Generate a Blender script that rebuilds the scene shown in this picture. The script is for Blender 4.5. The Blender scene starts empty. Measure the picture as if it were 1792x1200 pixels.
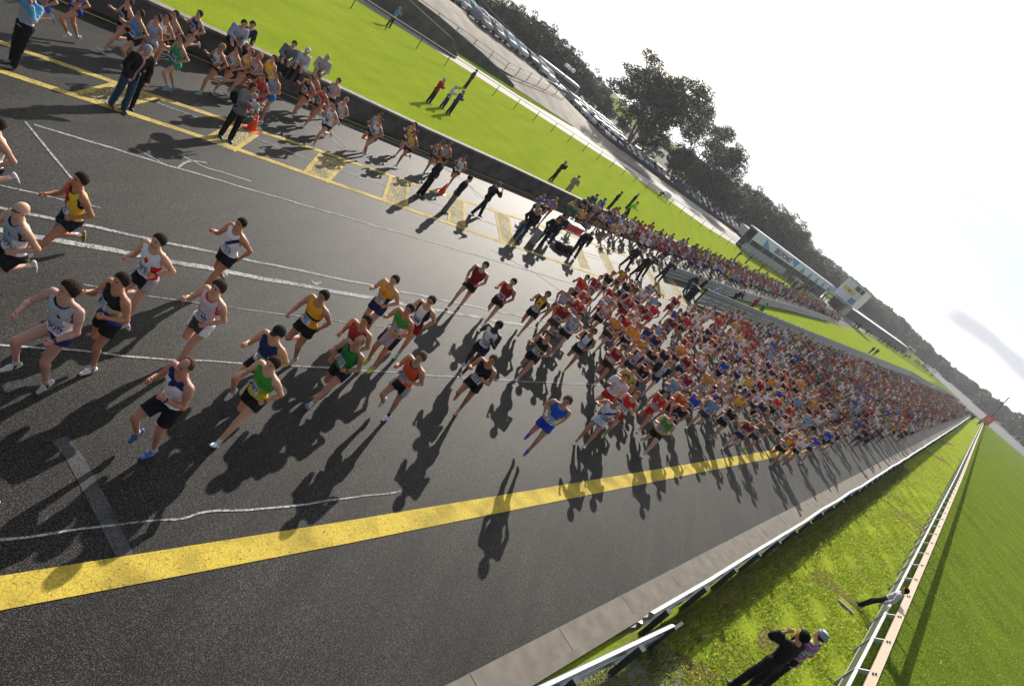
import bpy, math, random
import numpy as np
from mathutils import Vector, Matrix
from mathutils.bvhtree import BVHTree
random.seed(7); RS = np.random.RandomState(7)
SC = bpy.context.scene; COL = SC.collection
R_ = math.radians
# ------------------------------------------------------------------ camera
CAMH = 7.2528; PITCH = R_(21.668); ROLL = R_(39.897); FPX = 1150.0
_F = np.array([0, math.cos(PITCH), -math.sin(PITCH)]); _U = np.array([0, math.sin(PITCH), math.cos(PITCH)]); _R = np.array([1., 0, 0])
CR = math.cos(ROLL)*_R + math.sin(ROLL)*_U; CU = -math.sin(ROLL)*_R + math.cos(ROLL)*_U
cd = bpy.data.cameras.new('camera'); cam = bpy.data.objects.new('camera', cd); COL.objects.link(cam)
cd.sensor_width = 36; cd.sensor_fit = 'HORIZONTAL'; cd.lens = 36*FPX/1792; cd.clip_start = .1; cd.clip_end = 6000
M = Matrix(((CR[0], CU[0], -_F[0], 0), (CR[1], CU[1], -_F[1], 0), (CR[2], CU[2], -_F[2], CAMH), (0, 0, 0, 1)))
cam.matrix_world = M; SC.camera = cam
# ------------------------------------------------------------------ sky, sun, exposure
SUN_AZ = R_(-5.96); SUN_EL = R_(25.6)
wd = bpy.data.worlds.new('World'); SC.world = wd; wd.use_nodes = True
nt = wd.node_tree; nt.nodes.clear()
def NN(nt, typ, **k):
    n = nt.nodes.new(typ)
    for a, b in k.items():
        if a.startswith('i_'): n.inputs[a[2:].replace('_', ' ')].default_value = b
        else: setattr(n, a, b)
    return n
sky = NN(nt, 'ShaderNodeTexSky', sky_type='NISHITA', sun_disc=False, sun_elevation=SUN_EL, sun_rotation=SUN_AZ, altitude=50, air_density=1.0, dust_density=2.2, ozone_density=1.0)
L = nt.links.new
def ray(x, y): return (x-896)*CR - (y-600)*CU + FPX*_F
tc = NN(nt, 'ShaderNodeTexCoord'); bg = NN(nt, 'ShaderNodeBackground'); bg.inputs['Strength'].default_value = .062; wo = NN(nt, 'ShaderNodeOutputWorld')
def vdot(v):
    n = NN(nt, 'ShaderNodeVectorMath', operation='DOT_PRODUCT'); n.inputs[1].default_value = tuple(v); L(tc.outputs['Generated'], n.inputs[0]); return n.outputs['Value']
def mrange(src, a, b, c=0., d=1.):
    n = NN(nt, 'ShaderNodeMapRange', interpolation_type='SMOOTHSTEP'); n.inputs['From Min'].default_value = a; n.inputs['From Max'].default_value = b; n.inputs['To Min'].default_value = c; n.inputs['To Max'].default_value = d
    L(src, n.inputs['Value']); return n.outputs[0]
def mth(op, a, b):
    n = NN(nt, 'ShaderNodeMath', operation=op)
    for k, q in enumerate((a, b)):
        if isinstance(q, (int, float)): n.inputs[k].default_value = q
        else: L(q, n.inputs[k])
    return n.outputs[0]
mp = NN(nt, 'ShaderNodeMapping'); mp.inputs['Scale'].default_value = (1.2, 1.2, 4.5); L(tc.outputs['Generated'], mp.inputs['Vector'])
nz = NN(nt, 'ShaderNodeTexNoise'); nz.inputs['Scale'].default_value = 2.3; nz.inputs['Detail'].default_value = 6; L(mp.outputs['Vector'], nz.inputs['Vector'])
# bright veil of cloud in front, thinner to the right, open sky behind
veil = mth('MULTIPLY', mrange(vdot((0, 1, 0)), -.15, .6, .05, 1.), mrange(nz.outputs['Fac'], .30, .62, .82, 1.))
rp = NN(nt, 'ShaderNodeValToRGB'); rp.color_ramp.elements[0].position = .40; rp.color_ramp.elements[1].position = .56
rp.color_ramp.elements[0].color = (8.7, 9.6, 9.9, 1); rp.color_ramp.elements[1].color = (12.6, 12.7, 12.9, 1)
side_ = mth('ADD', nz.outputs['Fac'], mrange(vdot(ray(1700, 560)/np.linalg.norm(ray(1700, 560))), .90, 1., .14, -.03)); L(side_, rp.inputs['Fac'])
# one long grey cloud low on the right
_a, _b = ray(1632, 532), ray(1850, 705); _a = _a/np.linalg.norm(_a); _b = _b/np.linalg.norm(_b); _n = np.cross(_a, _b); _n /= np.linalg.norm(_n); _al = np.cross(_n, _a)
wob = mth('MULTIPLY', mth('SUBTRACT', nz.outputs['Fac'], .5), .06); dist = mth('ABSOLUTE', mth('ADD', vdot(_n), wob), 0.)
strk = mth('MULTIPLY', mrange(dist, .003, .018, 1., 0.), mrange(vdot(_al), -.004, .035, 0., .9)); strk = mth('MULTIPLY', strk, mrange(vdot(_al), .30, .5, 1., 0.))
_c = ray(1556, 452); _c /= np.linalg.norm(_c); strk = mth('MAXIMUM', strk, mrange(mth('ADD', vdot(_c), mth('MULTIPLY', wob, .02)), .99985, .99998, 0., .25))
m1 = NN(nt, 'ShaderNodeMixRGB'); L(rp.outputs['Color'], m1.inputs['Color1']); m1.inputs['Color2'].default_value = (6.0, 6.15, 6.8, 1); L(strk, m1.inputs['Fac'])
mx = NN(nt, 'ShaderNodeMixRGB'); L(veil, mx.inputs['Fac']); L(sky.outputs['Color'], mx.inputs['Color1']); L(m1.outputs['Color'], mx.inputs['Color2'])
L(mx.outputs['Color'], bg.inputs['Color']); L(bg.outputs[0], wo.inputs['Surface'])
sl = bpy.data.lights.new('sun', 'SUN'); sl.energy = 5.0; sl.angle = R_(.5); sl.color = (1.0, .93, .83)
so = bpy.data.objects.new('sun', sl); COL.objects.link(so); so.location = (0, 0, 60)
sdir = Vector((math.sin(SUN_AZ)*math.cos(SUN_EL), math.cos(SUN_AZ)*math.cos(SUN_EL), math.sin(SUN_EL)))
so.rotation_euler = sdir.to_track_quat('Z', 'Y').to_euler()
SC.view_settings.view_transform = 'Standard'; SC.view_settings.look = 'None'; SC.view_settings.gamma = 1; SC.view_settings.exposure = .72
hz = bpy.data.meshes.new('haze'); hv = [(x, y, z) for x in (-420, 1500) for y in (-60, 1500) for z in (-1.2, 40)]
hz.from_pydata(hv, [], [(0, 1, 3, 2), (4, 6, 7, 5), (0, 4, 5, 1), (2, 3, 7, 6), (0, 2, 6, 4), (1, 5, 7, 3)]); ho = bpy.data.objects.new('haze', hz); COL.objects.link(ho); ho['kind'] = 'stuff'
hm = bpy.data.materials.new('haze_air'); hm.use_nodes = True; hn = hm.node_tree; hn.nodes.remove(hn.nodes['Principled BSDF']); pv = hn.nodes.new('ShaderNodeVolumePrincipled')
pv.inputs['Color'].default_value = (.9, .93, 1, 1); pv.inputs['Density'].default_value = .0002; pv.inputs['Anisotropy'].default_value = .35; hn.links.new(pv.outputs[0], hn.nodes['Material Output'].inputs['Volume']); hz.materials.append(hm)
# ------------------------------------------------------------------ frames: t along the track, s across it
S3, C3 = .5, math.sqrt(3)/2
def W(t, s, z=0.): return (t*S3 + s*C3, t*C3 - s*S3, z)
def TS(x, y, z=0.):
    D = ray(x, y); k = (CAMH-z)/(-D[2]); X, Y = D[0]*k, D[1]*k
    return X*S3+Y*C3, X*C3-Y*S3
def SZ(x, y, s):
    D = ray(x, y); k = s/(D[0]*C3-D[1]*S3); return k*(D[0]*S3+D[1]*C3), CAMH+k*D[2]
# ------------------------------------------------------------------ materials
def newmat(name, rough=.8, spec=.5, metal=0.):
    m = bpy.data.materials.new(name); m.use_nodes = True; nt = m.node_tree; b = nt.nodes['Principled BSDF']
    b.inputs['Roughness'].default_value = rough; b.inputs['Metallic'].default_value = metal; b.inputs['Specular IOR Level'].default_value = spec
    return m, nt, b
def flat(name, c, rough=.8, spec=.4, metal=0., var=.12, scale=6., bump=0.):
    m, nt, b = newmat(name, rough, spec, metal)
    tc = NN(nt, 'ShaderNodeTexCoord'); n = NN(nt, 'ShaderNodeTexNoise'); n.inputs['Scale'].default_value = scale; n.inputs['Detail'].default_value = 6
    r = NN(nt, 'ShaderNodeValToRGB'); r.color_ramp.elements[0].position = .3; r.color_ramp.elements[1].position = .7
    r.color_ramp.elements[0].color = tuple(x*(1-var) for x in c)+(1,); r.color_ramp.elements[1].color = tuple(min(1, x*(1+var)) for x in c)+(1,)
    L = nt.links.new; L(tc.outputs['Object'], n.inputs['Vector']); L(n.outputs['Fac'], r.inputs['Fac']); L(r.outputs['Color'], b.inputs['Base Color'])
    if bump:
        bp = NN(nt, 'ShaderNodeBump'); bp.inputs['Strength'].default_value = bump; bp.inputs['Distance'].default_value = .02
        L(n.outputs['Fac'], bp.inputs['Height']); L(bp.outputs[0], b.inputs['Normal'])
    return m
def attrmat(name, rough=.8, spec=.3, bump=0., bscale=40., transl=0.):
    m, nt, b = newmat(name, rough, spec); L = nt.links.new
    a = NN(nt, 'ShaderNodeAttribute', attribute_name='col'); o = NN(nt, 'ShaderNodeObjectInfo')
    x = NN(nt, 'ShaderNodeMixRGB', blend_type='MULTIPLY'); x.inputs['Fac'].default_value = 1
    L(a.outputs['Color'], x.inputs['Color1']); L(o.outputs['Color'], x.inputs['Color2']); L(x.outputs['Color'], b.inputs['Base Color'])
    if bump:
        tc = NN(nt, 'ShaderNodeTexCoord'); n = NN(nt, 'ShaderNodeTexNoise'); n.inputs['Scale'].default_value = bscale; n.inputs['Detail'].default_value = 3
        bp = NN(nt, 'ShaderNodeBump'); bp.inputs['Strength'].default_value = bump; bp.inputs['Distance'].default_value = .02
        L(tc.outputs['Object'], n.inputs['Vector']); L(n.outputs['Fac'], bp.inputs['Height']); L(bp.outputs[0], b.inputs['Normal'])
    if transl:
        t = NN(nt, 'ShaderNodeBsdfTranslucent'); ms = NN(nt, 'ShaderNodeMixShader'); ms.inputs[0].default_value = transl
        L(x.outputs['Color'], t.inputs['Color']); L(b.outputs[0], ms.inputs[1]); L(t.outputs[0], ms.inputs[2]); L(ms.outputs[0], nt.nodes['Material Output'].inputs['Surface'])
    return m
CLOTH = attrmat('cloth', .85, .2, 1., 13., .15); SKIN = attrmat('skin', .58, .32, .15, 22.); HAIR = attrmat('hair', .8, .12, 1., 110., .05); SHOE = attrmat('shoe_mesh', .6, .4)
def asphalt():
    m, nt, b = newmat('asphalt', .6, .11); L = nt.links.new
    tc = NN(nt, 'ShaderNodeTexCoord'); n1 = NN(nt, 'ShaderNodeTexNoise'); n1.inputs['Scale'].default_value = 62; n1.inputs['Detail'].default_value = 6; n1.inputs['Roughness'].default_value = .7
    v = NN(nt, 'ShaderNodeTexVoronoi'); v.inputs['Scale'].default_value = 75
    n2 = NN(nt, 'ShaderNodeTexNoise'); n2.inputs['Scale'].default_value = .35; n2.inputs['Detail'].default_value = 5
    mpp = NN(nt, 'ShaderNodeMapping'); mpp.inputs['Rotation'].default_value = (0, 0, R_(30)); mpp.inputs['Scale'].default_value = (3., .22, 1)
    n3 = NN(nt, 'ShaderNodeTexNoise'); n3.inputs['Scale'].default_value = .8; n3.inputs['Detail'].default_value = 4
    r = NN(nt, 'ShaderNodeValToRGB'); r.color_ramp.elements[0].position = .34; r.color_ramp.elements[1].position = .66
    r.color_ramp.elements[0].color = (.0025, .0025, .003, 1); r.color_ramp.elements[1].color = (.085, .081, .076, 1)
    e = r.color_ramp.elements.new(.5); e.color = (.0085, .0084, .0083, 1)
    for a in (n1, v, n2): L(tc.outputs['Object'], a.inputs['Vector'])
    L(tc.outputs['Object'], mpp.inputs['Vector']); L(mpp.outputs[0], n3.inputs['Vector'])
    ad = NN(nt, 'ShaderNodeMath', operation='MULTIPLY_ADD'); ad.inputs[1].default_value = .25; L(v.outputs['Color'], ad.inputs[0]); 
    sb = NN(nt, 'ShaderNodeMath', operation='SUBTRACT'); sb.inputs[1].default_value = .12; L(n1.outputs['Fac'], sb.inputs[0]); L(sb.outputs[0], ad.inputs[2])
    L(ad.outputs[0], r.inputs['Fac'])
    mx = NN(nt, 'ShaderNodeMixRGB', blend_type='MULTIPLY'); mx.inputs['Fac'].default_value = 1
    r2 = NN(nt, 'ShaderNodeValToRGB'); r2.color_ramp.elements[0].position = .3; r2.color_ramp.elements[1].position = .7
    r2.color_ramp.elements[0].color = (.55, .55, .56, 1); r2.color_ramp.elements[1].color = (1.55, 1.52, 1.45, 1)
    am = NN(nt, 'ShaderNodeMath', operation='MULTIPLY_ADD'); am.inputs[1].default_value = .5; L(n2.outputs['Fac'], am.inputs[0])
    hm = NN(nt, 'ShaderNodeMath', operation='MULTIPLY'); hm.inputs[1].default_value = .5; L(n3.outputs['Fac'], hm.inputs[0]); L(hm.outputs[0], am.inputs[2])
    L(am.outputs[0], r2.inputs['Fac']); L(r.outputs['Color'], mx.inputs['Color1']); L(r2.outputs['Color'], mx.inputs['Color2']); L(mx.outputs['Color'], b.inputs['Base Color'])
    # fine cracks
    bp = NN(nt, 'ShaderNodeBump'); bp.inputs['Strength'].default_value = .9; bp.inputs['Distance'].default_value = .012
    L(ad.outputs[0], bp.inputs['Height']); L(bp.outputs[0], b.inputs['Normal'])
    return m
ASPH = asphalt()
def paint(name, c, crack=(.03, .03, .03), cs=9., wear=.42, soft=.1):
    m, nt, b = newmat(name, .85, .15); L = nt.links.new
    tc = NN(nt, 'ShaderNodeTexCoord'); n0 = NN(nt, 'ShaderNodeTexNoise'); n0.inputs['Scale'].default_value = 5
    ma = NN(nt, 'ShaderNodeMixRGB'); ma.inputs['Fac'].default_value = .12; L(tc.outputs['Object'], ma.inputs['Color1']); L(tc.outputs['Object'], n0.inputs['Vector']); L(n0.outputs['Color'], ma.inputs['Color2'])
    v = NN(nt, 'ShaderNodeTexVoronoi', feature='DISTANCE_TO_EDGE'); v.inputs['Scale'].default_value = cs; L(ma.outputs[0], v.inputs['Vector'])
    n = NN(nt, 'ShaderNodeTexNoise'); n.inputs['Scale'].default_value = 26; n.inputs['Detail'].default_value = 7; n.inputs['Roughness'].default_value = .75; L(tc.outputs['Object'], n.inputs['Vector'])
    n2 = NN(nt, 'ShaderNodeTexNoise'); n2.inputs['Scale'].default_value = 1.6; n2.inputs['Detail'].default_value = 3; L(tc.outputs['Object'], n2.inputs['Vector'])
    r = NN(nt, 'ShaderNodeValToRGB'); r.color_ramp.elements[0].position = .0; r.color_ramp.elements[1].position = .05; L(v.outputs['Distance'], r.inputs['Fac'])
    r2 = NN(nt, 'ShaderNodeValToRGB'); r2.color_ramp.elements[0].position = wear-soft; r2.color_ramp.elements[1].position = wear+.03; L(n.outputs['Fac'], r2.inputs['Fac'])
    mi = NN(nt, 'ShaderNodeMixRGB', blend_type='MULTIPLY'); mi.inputs['Fac'].default_value = 1; L(r.outputs['Color'], mi.inputs['Color1']); L(r2.outputs['Color'], mi.inputs['Color2'])
    cr = NN(nt, 'ShaderNodeValToRGB'); cr.color_ramp.elements[0].position = .3; cr.color_ramp.elements[1].position = .58
    cr.color_ramp.elements[0].color = tuple(x*.55 for x in c)+(1,); cr.color_ramp.elements[1].color = tuple(c)+(1,); L(n2.outputs['Fac'], cr.inputs['Fac'])
    mx = NN(nt, 'ShaderNodeMixRGB'); mx.inputs['Color1'].default_value = tuple(crack)+(1,); L(mi.outputs[0], mx.inputs['Fac']); L(cr.outputs['Color'], mx.inputs['Color2']); L(mx.outputs[0], b.inputs['Base Color'])
    return m
YEL = paint('yellow_road_paint', (.56, .42, .06), (.12, .10, .03), cs=24); YEL2 = paint('worn_yellow_paint', (.56, .42, .10), cs=20, wear=.46)
WHT = paint('white_road_paint', (.40, .40, .39), cs=9, wear=.47); WORN = paint('worn_white_paint', (.085, .085, .085), cs=12, wear=.47)
SPK = paint('speckled_yellow_paint', (.56, .46, .20), cs=12, wear=.51, soft=.04)
def grassmat(name, a, bcol, c, sc=1.0, stripes=False, dry=.0, tone=.24):
    m, nt, b = newmat(name, 1., .0); L = nt.links.new
    tc = NN(nt, 'ShaderNodeTexCoord'); n1 = NN(nt, 'ShaderNodeTexNoise'); n1.inputs['Scale'].default_value = 9*sc; n1.inputs['Detail'].default_value = 8; n1.inputs['Roughness'].default_value = .75
    n2 = NN(nt, 'ShaderNodeTexNoise'); n2.inputs['Scale'].default_value = .45; n2.inputs['Detail'].default_value = 5
    mpp = NN(nt, 'ShaderNodeMapping'); mpp.inputs['Rotation'].default_value = (0, 0, R_(30)); mpp.inputs['Scale'].default_value = (1.5, .12, 1)
    n3 = NN(nt, 'ShaderNodeTexNoise'); n3.inputs['Scale'].default_value = .6; n3.inputs['Detail'].default_value = 3
    L(tc.outputs['Object'], n1.inputs['Vector']); L(tc.outputs['Object'], n2.inputs['Vector']); L(tc.outputs['Object'], mpp.inputs['Vector']); L(mpp.outputs[0], n3.inputs['Vector'])
    r = NN(nt, 'ShaderNodeValToRGB'); r.color_ramp.elements[0].position = .28; r.color_ramp.elements[1].position = .72
    r.color_ramp.elements[0].color = a+(1,); r.color_ramp.elements[1].color = c+(1,); e = r.color_ramp.elements.new(.5); e.color = bcol+(1,)
    L(n1.outputs['Fac'], r.inputs['Fac'])
    r2 = NN(nt, 'ShaderNodeValToRGB'); r2.color_ramp.elements[0].position = .35; r2.color_ramp.elements[1].position = .65
    r2.color_ramp.elements[0].color = (1-tone*1.2, 1-tone, 1-tone*1.1, 1); r2.color_ramp.elements[1].color = (1+tone, 1+tone*.7, 1+tone*.4, 1)
    s_ = NN(nt, 'ShaderNodeMath', operation='MULTIPLY_ADD'); s_.inputs[1].default_value = .5; h_ = NN(nt, 'ShaderNodeMath', operation='MULTIPLY'); h_.inputs[1].default_value = .5
    L(n2.outputs['Fac'], s_.inputs[0]); L(n3.outputs['Fac'], h_.inputs[0]); L(h_.outputs[0], s_.inputs[2]); L(s_.outputs[0], r2.inputs['Fac'])
    mx = NN(nt, 'ShaderNodeMixRGB', blend_type='MULTIPLY'); mx.inputs['Fac'].default_value = 1; L(r.outputs['Color'], mx.inputs['Color1']); L(r2.outputs['Color'], mx.inputs['Color2'])
    out = mx
    if dry:
        n4 = NN(nt, 'ShaderNodeTexNoise'); n4.inputs['Scale'].default_value = .55; n4.inputs['Detail'].default_value = 7; L(tc.outputs['Object'], n4.inputs['Vector'])
        r4 = NN(nt, 'ShaderNodeValToRGB'); r4.color_ramp.elements[0].position = .55; r4.color_ramp.elements[1].position = .72; L(n4.outputs['Fac'], r4.inputs['Fac'])
        mm = NN(nt, 'ShaderNodeMath', operation='MULTIPLY'); mm.inputs[1].default_value = dry; L(r4.outputs['Color'], mm.inputs[0])
        m2 = NN(nt, 'ShaderNodeMixRGB'); m2.inputs['Color2'].default_value = (.23, .19, .085, 1); L(mm.outputs[0], m2.inputs['Fac']); L(mx.outputs[0], m2.inputs['Color1']); out = m2
    L(out.outputs['Color'], b.inputs['Base Color'])
    bp = NN(nt, 'ShaderNodeBump'); bp.inputs['Strength'].default_value = .8; bp.inputs['Distance'].default_value = .06; L(n1.outputs['Fac'], bp.inputs['Height']); L(bp.outputs[0], b.inputs['Normal'])
    return m
G1 = grassmat('infield_grass', (.13, .18, .012), (.205, .265, .022), (.30, .355, .045), tone=.11)
G2 = grassmat('verge_grass', (.13, .185, .017), (.24, .31, .03), (.37, .42, .065), 1.4, dry=.6)
G3 = grassmat('course_grass', (.06, .10, .01), (.115, .165, .016), (.20, .25, .04), 1.2)
CONC = flat('concrete', (.15, .132, .112), .85, .3, var=.2, scale=3, bump=.2); CONCL = flat('pale_concrete', (.30, .265, .23), .85, .3, var=.14, scale=.7)
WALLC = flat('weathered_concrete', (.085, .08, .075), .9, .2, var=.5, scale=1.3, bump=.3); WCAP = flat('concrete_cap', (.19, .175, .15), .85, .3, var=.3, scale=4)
DIRT = flat('dry_dirt', (.20, .135, .075), .95, .1, var=.45, scale=5, bump=.5); GALV = flat('galvanised_steel', (.22, .24, .25), .5, .5, .55, var=.15, scale=9)
DARKM = flat('dark_steel', (.045, .048, .052), .6, .4, .2); DGREEN = flat('dark_green_board', (.045, .07, .055), .5, .4); CREAM = flat('cream_painted_rail', (.44, .345, .25), .5, .4, var=.08)
WHITEP = flat('white_paint', (.75, .75, .73), .5, .4, var=.06); GREYP = flat('grey_paint', (.33, .34, .35), .6, .4); BLACKM = flat('black_rubber', (.012, .012, .013), .7, .3)
REDP = flat('red_plastic', (.62, .03, .02), .4, .5); ORANGEP = flat('orange_cone_plastic', (.85, .09, .02), .45, .5); BLUEP = flat('blue_banner', (.06, .3, .62), .6, .3)
SHED = flat('shed_roof_steel', (.62, .66, .72), .45, .5, .1); BEIGE = flat('beige_wall', (.45, .42, .36), .8, .3); GLASS = flat('window_glass', (.02, .025, .03), .08, .8)
YSIGN = flat('yellow_sign', (.78, .56, .05), .6, .3); REDSIGN = flat('orange_red_sign', (.75, .12, .06), .6, .3); NAVY = flat('navy_lettering', (.03, .06, .16), .6, .3); DKROAD = flat('dark_road', (.07, .07, .075), .8, .4, var=.2, scale=.5)
def srgb(h):
    h = h.lstrip('#'); return tuple(((int(h[i:i+2], 16)/255)/12.92 if int(h[i:i+2], 16) < 11 else ((int(h[i:i+2], 16)/255+.055)/1.055)**2.4) for i in (0, 2, 4))
# ------------------------------------------------------------------ mesh helpers
def setp(o, label=None, cat=None, group=None, kind=None):
    if label: o['label'] = label
    if cat: o['category'] = cat
    if group: o['group'] = group
    if kind: o['kind'] = kind
    return o
def mesh_from(name, v, f, smooth=False, col=None, mats=(), mi=None):
    me = bpy.data.meshes.new(name); v = np.asarray(v, dtype=np.float32).reshape(-1, 3)
    if isinstance(f, np.ndarray):
        me.vertices.add(len(v)); me.vertices.foreach_set('co', v.ravel()); n = len(f); w = f.shape[1]
        me.loops.add(n*w); me.loops.foreach_set('vertex_index', f.astype(np.int32).ravel()); me.polygons.add(n)
        me.polygons.foreach_set('loop_start', np.arange(0, n*w, w, dtype=np.int32)); me.update(calc_edges=True)
    else: me.from_pydata(v.tolist(), [], f); me.update()
    if smooth: me.polygons.foreach_set('use_smooth', np.ones(len(me.polygons), dtype=bool))
    if col is not None:
        a = me.color_attributes.new('col', 'FLOAT_COLOR', 'POINT'); c = np.ones((len(v), 4), dtype=np.float32); c[:, :3] = col; a.data.foreach_set('color', c.ravel())
    for m in mats: me.materials.append(m)
    if mi is not None: me.polygons.foreach_set('material_index', np.asarray(mi, dtype=np.int32))
    return me
def link(name, me, parent=None, loc=None, rz=0):
    o = bpy.data.objects.new(name, me); COL.objects.link(o)
    if parent: o.parent = parent
    if loc is not None: o.location = loc
    if rz: o.rotation_euler.z = rz
    return o
class MB:
    """collects faces; frame 'ts' = track coordinates, 'xyz' = plain"""
    def __init__(s, frame='ts'): s.v = []; s.f = []; s.mi = []; s.fr = frame
    def add(s, vs, fs, m=0):
        o = len(s.v); s.v += [W(*p) if s.fr == 'ts' else tuple(p) for p in vs]; s.f += [tuple(i+o for i in q) for q in fs]; s.mi += [m]*len(fs); return s
    def box(s, a0, a1, b0, b1, z0, z1, m=0):
        vs = [(a0, b0, z0), (a1, b0, z0), (a1, b1, z0), (a0, b1, z0), (a0, b0, z1), (a1, b0, z1), (a1, b1, z1), (a0, b1, z1)]
        return s.add(vs, [(3, 2, 1, 0), (4, 5, 6, 7), (0, 1, 5, 4), (1, 2, 6, 5), (2, 3, 7, 6), (3, 0, 4, 7)], m)
    def sweep(s, path, prof, m=0, closed=True, caps=True):
        n = len(prof); vs = []
        for i, p in enumerate(path):
            a = path[max(0, i-1)]; b = path[min(len(path)-1, i+1)]; dt, ds = b[0]-a[0], b[1]-a[1]; l = math.hypot(dt, ds) or 1
            nt_, ns_ = -ds/l, dt/l; z = p[2] if len(p) > 2 else 0
            for (q, h) in prof: vs.append((p[0]+nt_*q, p[1]+ns_*q, z+h))
        fs = []
        for i in range(len(path)-1):
            for j in range(n if closed else n-1):
                k = (j+1) % n; fs.append((i*n+j, (i+1)*n+j, (i+1)*n+k, i*n+k))
        if closed and caps: fs += [tuple(range(n)), tuple(range((len(path)-1)*n, len(path)*n))[::-1]]
        return s.add(vs, fs, m)
    def tube(s, a, b, r0, r1=None, n=8, m=0):
        r1 = r0 if r1 is None else r1; a = Vector(W(*a) if s.fr == 'ts' else a); b = Vector(W(*b) if s.fr == 'ts' else b); d = (b-a).normalized()
        x = d.orthogonal().normalized(); y = d.cross(x); o = len(s.v)
        for c, r in ((a, r0), (b, r1)):
            for i in range(n): s.v.append(tuple(c+(x*math.cos(6.2832*i/n)+y*math.sin(6.2832*i/n))*r))
        fs = [(i, (i+1) % n, n+(i+1) % n, n+i) for i in range(n)]+[tuple(range(n))[::-1], tuple(range(n, 2*n))]
        s.f += [tuple(i+o for i in q) for q in fs]; s.mi += [m]*len(fs); return s
    def build(s, name, mats, parent=None, loc=None, smooth=False):
        v = np.array(s.v, dtype=float)
        if loc is not None: v = v-np.array(loc)
        elif parent is not None: v = v-np.array(ploc(parent))
        if not isinstance(mats, (list, tuple)): mats = [mats]
        return link(name, mesh_from(name, v, s.f, smooth, None, mats, s.mi), parent, loc)
def ploc(o):
    l = Vector((0, 0, 0))
    while o: l = l+o.location; o = o.parent
    return l
def empty(name, loc): 
    o = bpy.data.objects.new(name, None); COL.objects.link(o); o.location = loc; o.empty_display_size = .2; return o
def copy_tree(o, parent=None):
    c = o.copy(); COL.objects.link(c); c.parent = parent
    for ch in list(o.children): copy_tree(ch, c)
    return c
def sheet(name, pts, z, mat, label=None, kind='structure', sub=False):
    """flat polygon, pts in (t,s)"""
    vs = [W(t, s, z) for t, s in pts]; c = np.mean(vs, axis=0); c[2] = z
    import mathutils
    tri = mathutils.geometry.tessellate_polygon([[Vector(v) for v in vs]])
    fs = [tuple(t) for t in tri]
    fs = [f if (Vector(vs[f[1]])-Vector(vs[f[0]])).cross(Vector(vs[f[2]])-Vector(vs[f[0]])).z > 0 else f[::-1] for f in fs]
    o = link(name, mesh_from(name, np.array(vs)-c, fs, False, None, [mat]), None, tuple(c))
    return setp(o, label, None, None, kind)
def ribbon(path, w, z, mb, m=0, jit=0.):
    vs = []; 
    for i, p in enumerate(path):
        a = path[max(0, i-1)]; b = path[min(len(path)-1, i+1)]; dt, ds = b[0]-a[0], b[1]-a[1]; l = math.hypot(dt, ds) or 1
        ww = w*(1+jit*(RS.rand()-.5)); vs += [(p[0]-ds/l*ww/2, p[1]+dt/l*ww/2, z), (p[0]+ds/l*ww/2, p[1]-dt/l*ww/2, z)]
    mb.add(vs, [(2*i, 2*i+2, 2*i+3, 2*i+1) for i in range(len(path)-1)], m)
def dens(path, step):
    out = []
    for a, b in zip(path[:-1], path[1:]):
        n = max(1, int(math.dist(a, b)/step)); out += [tuple(a[i]+(b[i]-a[i])*k/n for i in range(len(a))) for k in range(n)]
    return out+[tuple(path[-1])]
ORD = ['', 'second ', 'third ', 'fourth ', 'fifth ', 'sixth ', 'seventh ', 'eighth ', 'ninth ', 'tenth ', 'eleventh ', 'twelfth ', 'thirteenth ', 'fourteenth ', 'fifteenth ', 'sixteenth ', 'seventeenth ', 'eighteenth ', 'nineteenth ', 'twentieth ']
def ordinal(i): return ORD[i] if i < 20 else '%dth ' % (i+1) if (i+1) % 10 not in (1, 2, 3) else '%d%s ' % (i+1, {1: 'st', 2: 'nd', 3: 'rd'}[(i+1) % 10])
def single_out(items, tail='nearest of those dressed alike'):
    """items = [(object, look, distance)]: things that look alike get their rank by distance"""
    d = {}
    for o, l, k in items: d.setdefault(l, []).append((k, o))
    for l, lst in d.items():
        lst.sort(key=lambda a: a[0])
        for i, (k, o) in enumerate(lst): o['label'] = l if len(lst) == 1 else l+', '+ordinal(i)+tail
# ================================================================== ground
def xy2ts(x, y): return x*S3+y*C3, x*C3-y*S3
sheet('ground', [xy2ts(*q) for q in ((-415, -55), (1495, -55), (1495, 1495), (-415, 1495))], -.03, G3)
sheet('course_field', [(-20, 3.2), (328, 3.2), (328, 420), (150, 420), (-20, 180)], 0., G3)
sheet('verge', [(-20, -1.1), (300, -1.1), (300, 3.2), (-20, 3.2)], -.004, G2)
wallp = [(-40, -21.8), (8.5, -21.9), (16, -22.4), (20.9, -22.6), (28.1, -23.2), (36.2, -23.5), (48.6, -24.3), (62, -26.0), (80, -28.0), (95.1, -29.9), (110, -31.2), (130, -32.6), (150, -33.6)]
sheet('infield_lawn', [(-40, -50)] + [(t, s-.1) for t, s in wallp] + [(175, -34.2), (170, -40), (148.5, -44.5), (141.4, -46), (120, -46), (104, -45.8), (97.6, -47.3), (91.4, -49.6), (78.6, -50.6), (66, -50.4), (46, -50.2), (30, -50)], .0, G1)
sheet('track', [(-30, -26)] + [(t, s+.0) for t, s in wallp] + [(180, -35.5), (215, -36), (230, -30), (205, -27), (232, -14), (262, -14.8), (330, -8), (335, -1.9), (288, -1.3), (-30, -1.3)], .004, ASPH)
sheet('median_grass', [(47, -18.7), (55, -19.3), (64, -20.1), (92, -23.2), (131, -27.1), (150, -28.5), TS(1500, 575), TS(1540, 602), TS(1600, 642), TS(1640, 668), (240, -16.4), (187, -16.9), (125, -16.9), (56, -16.7)], .012, G1)
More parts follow.
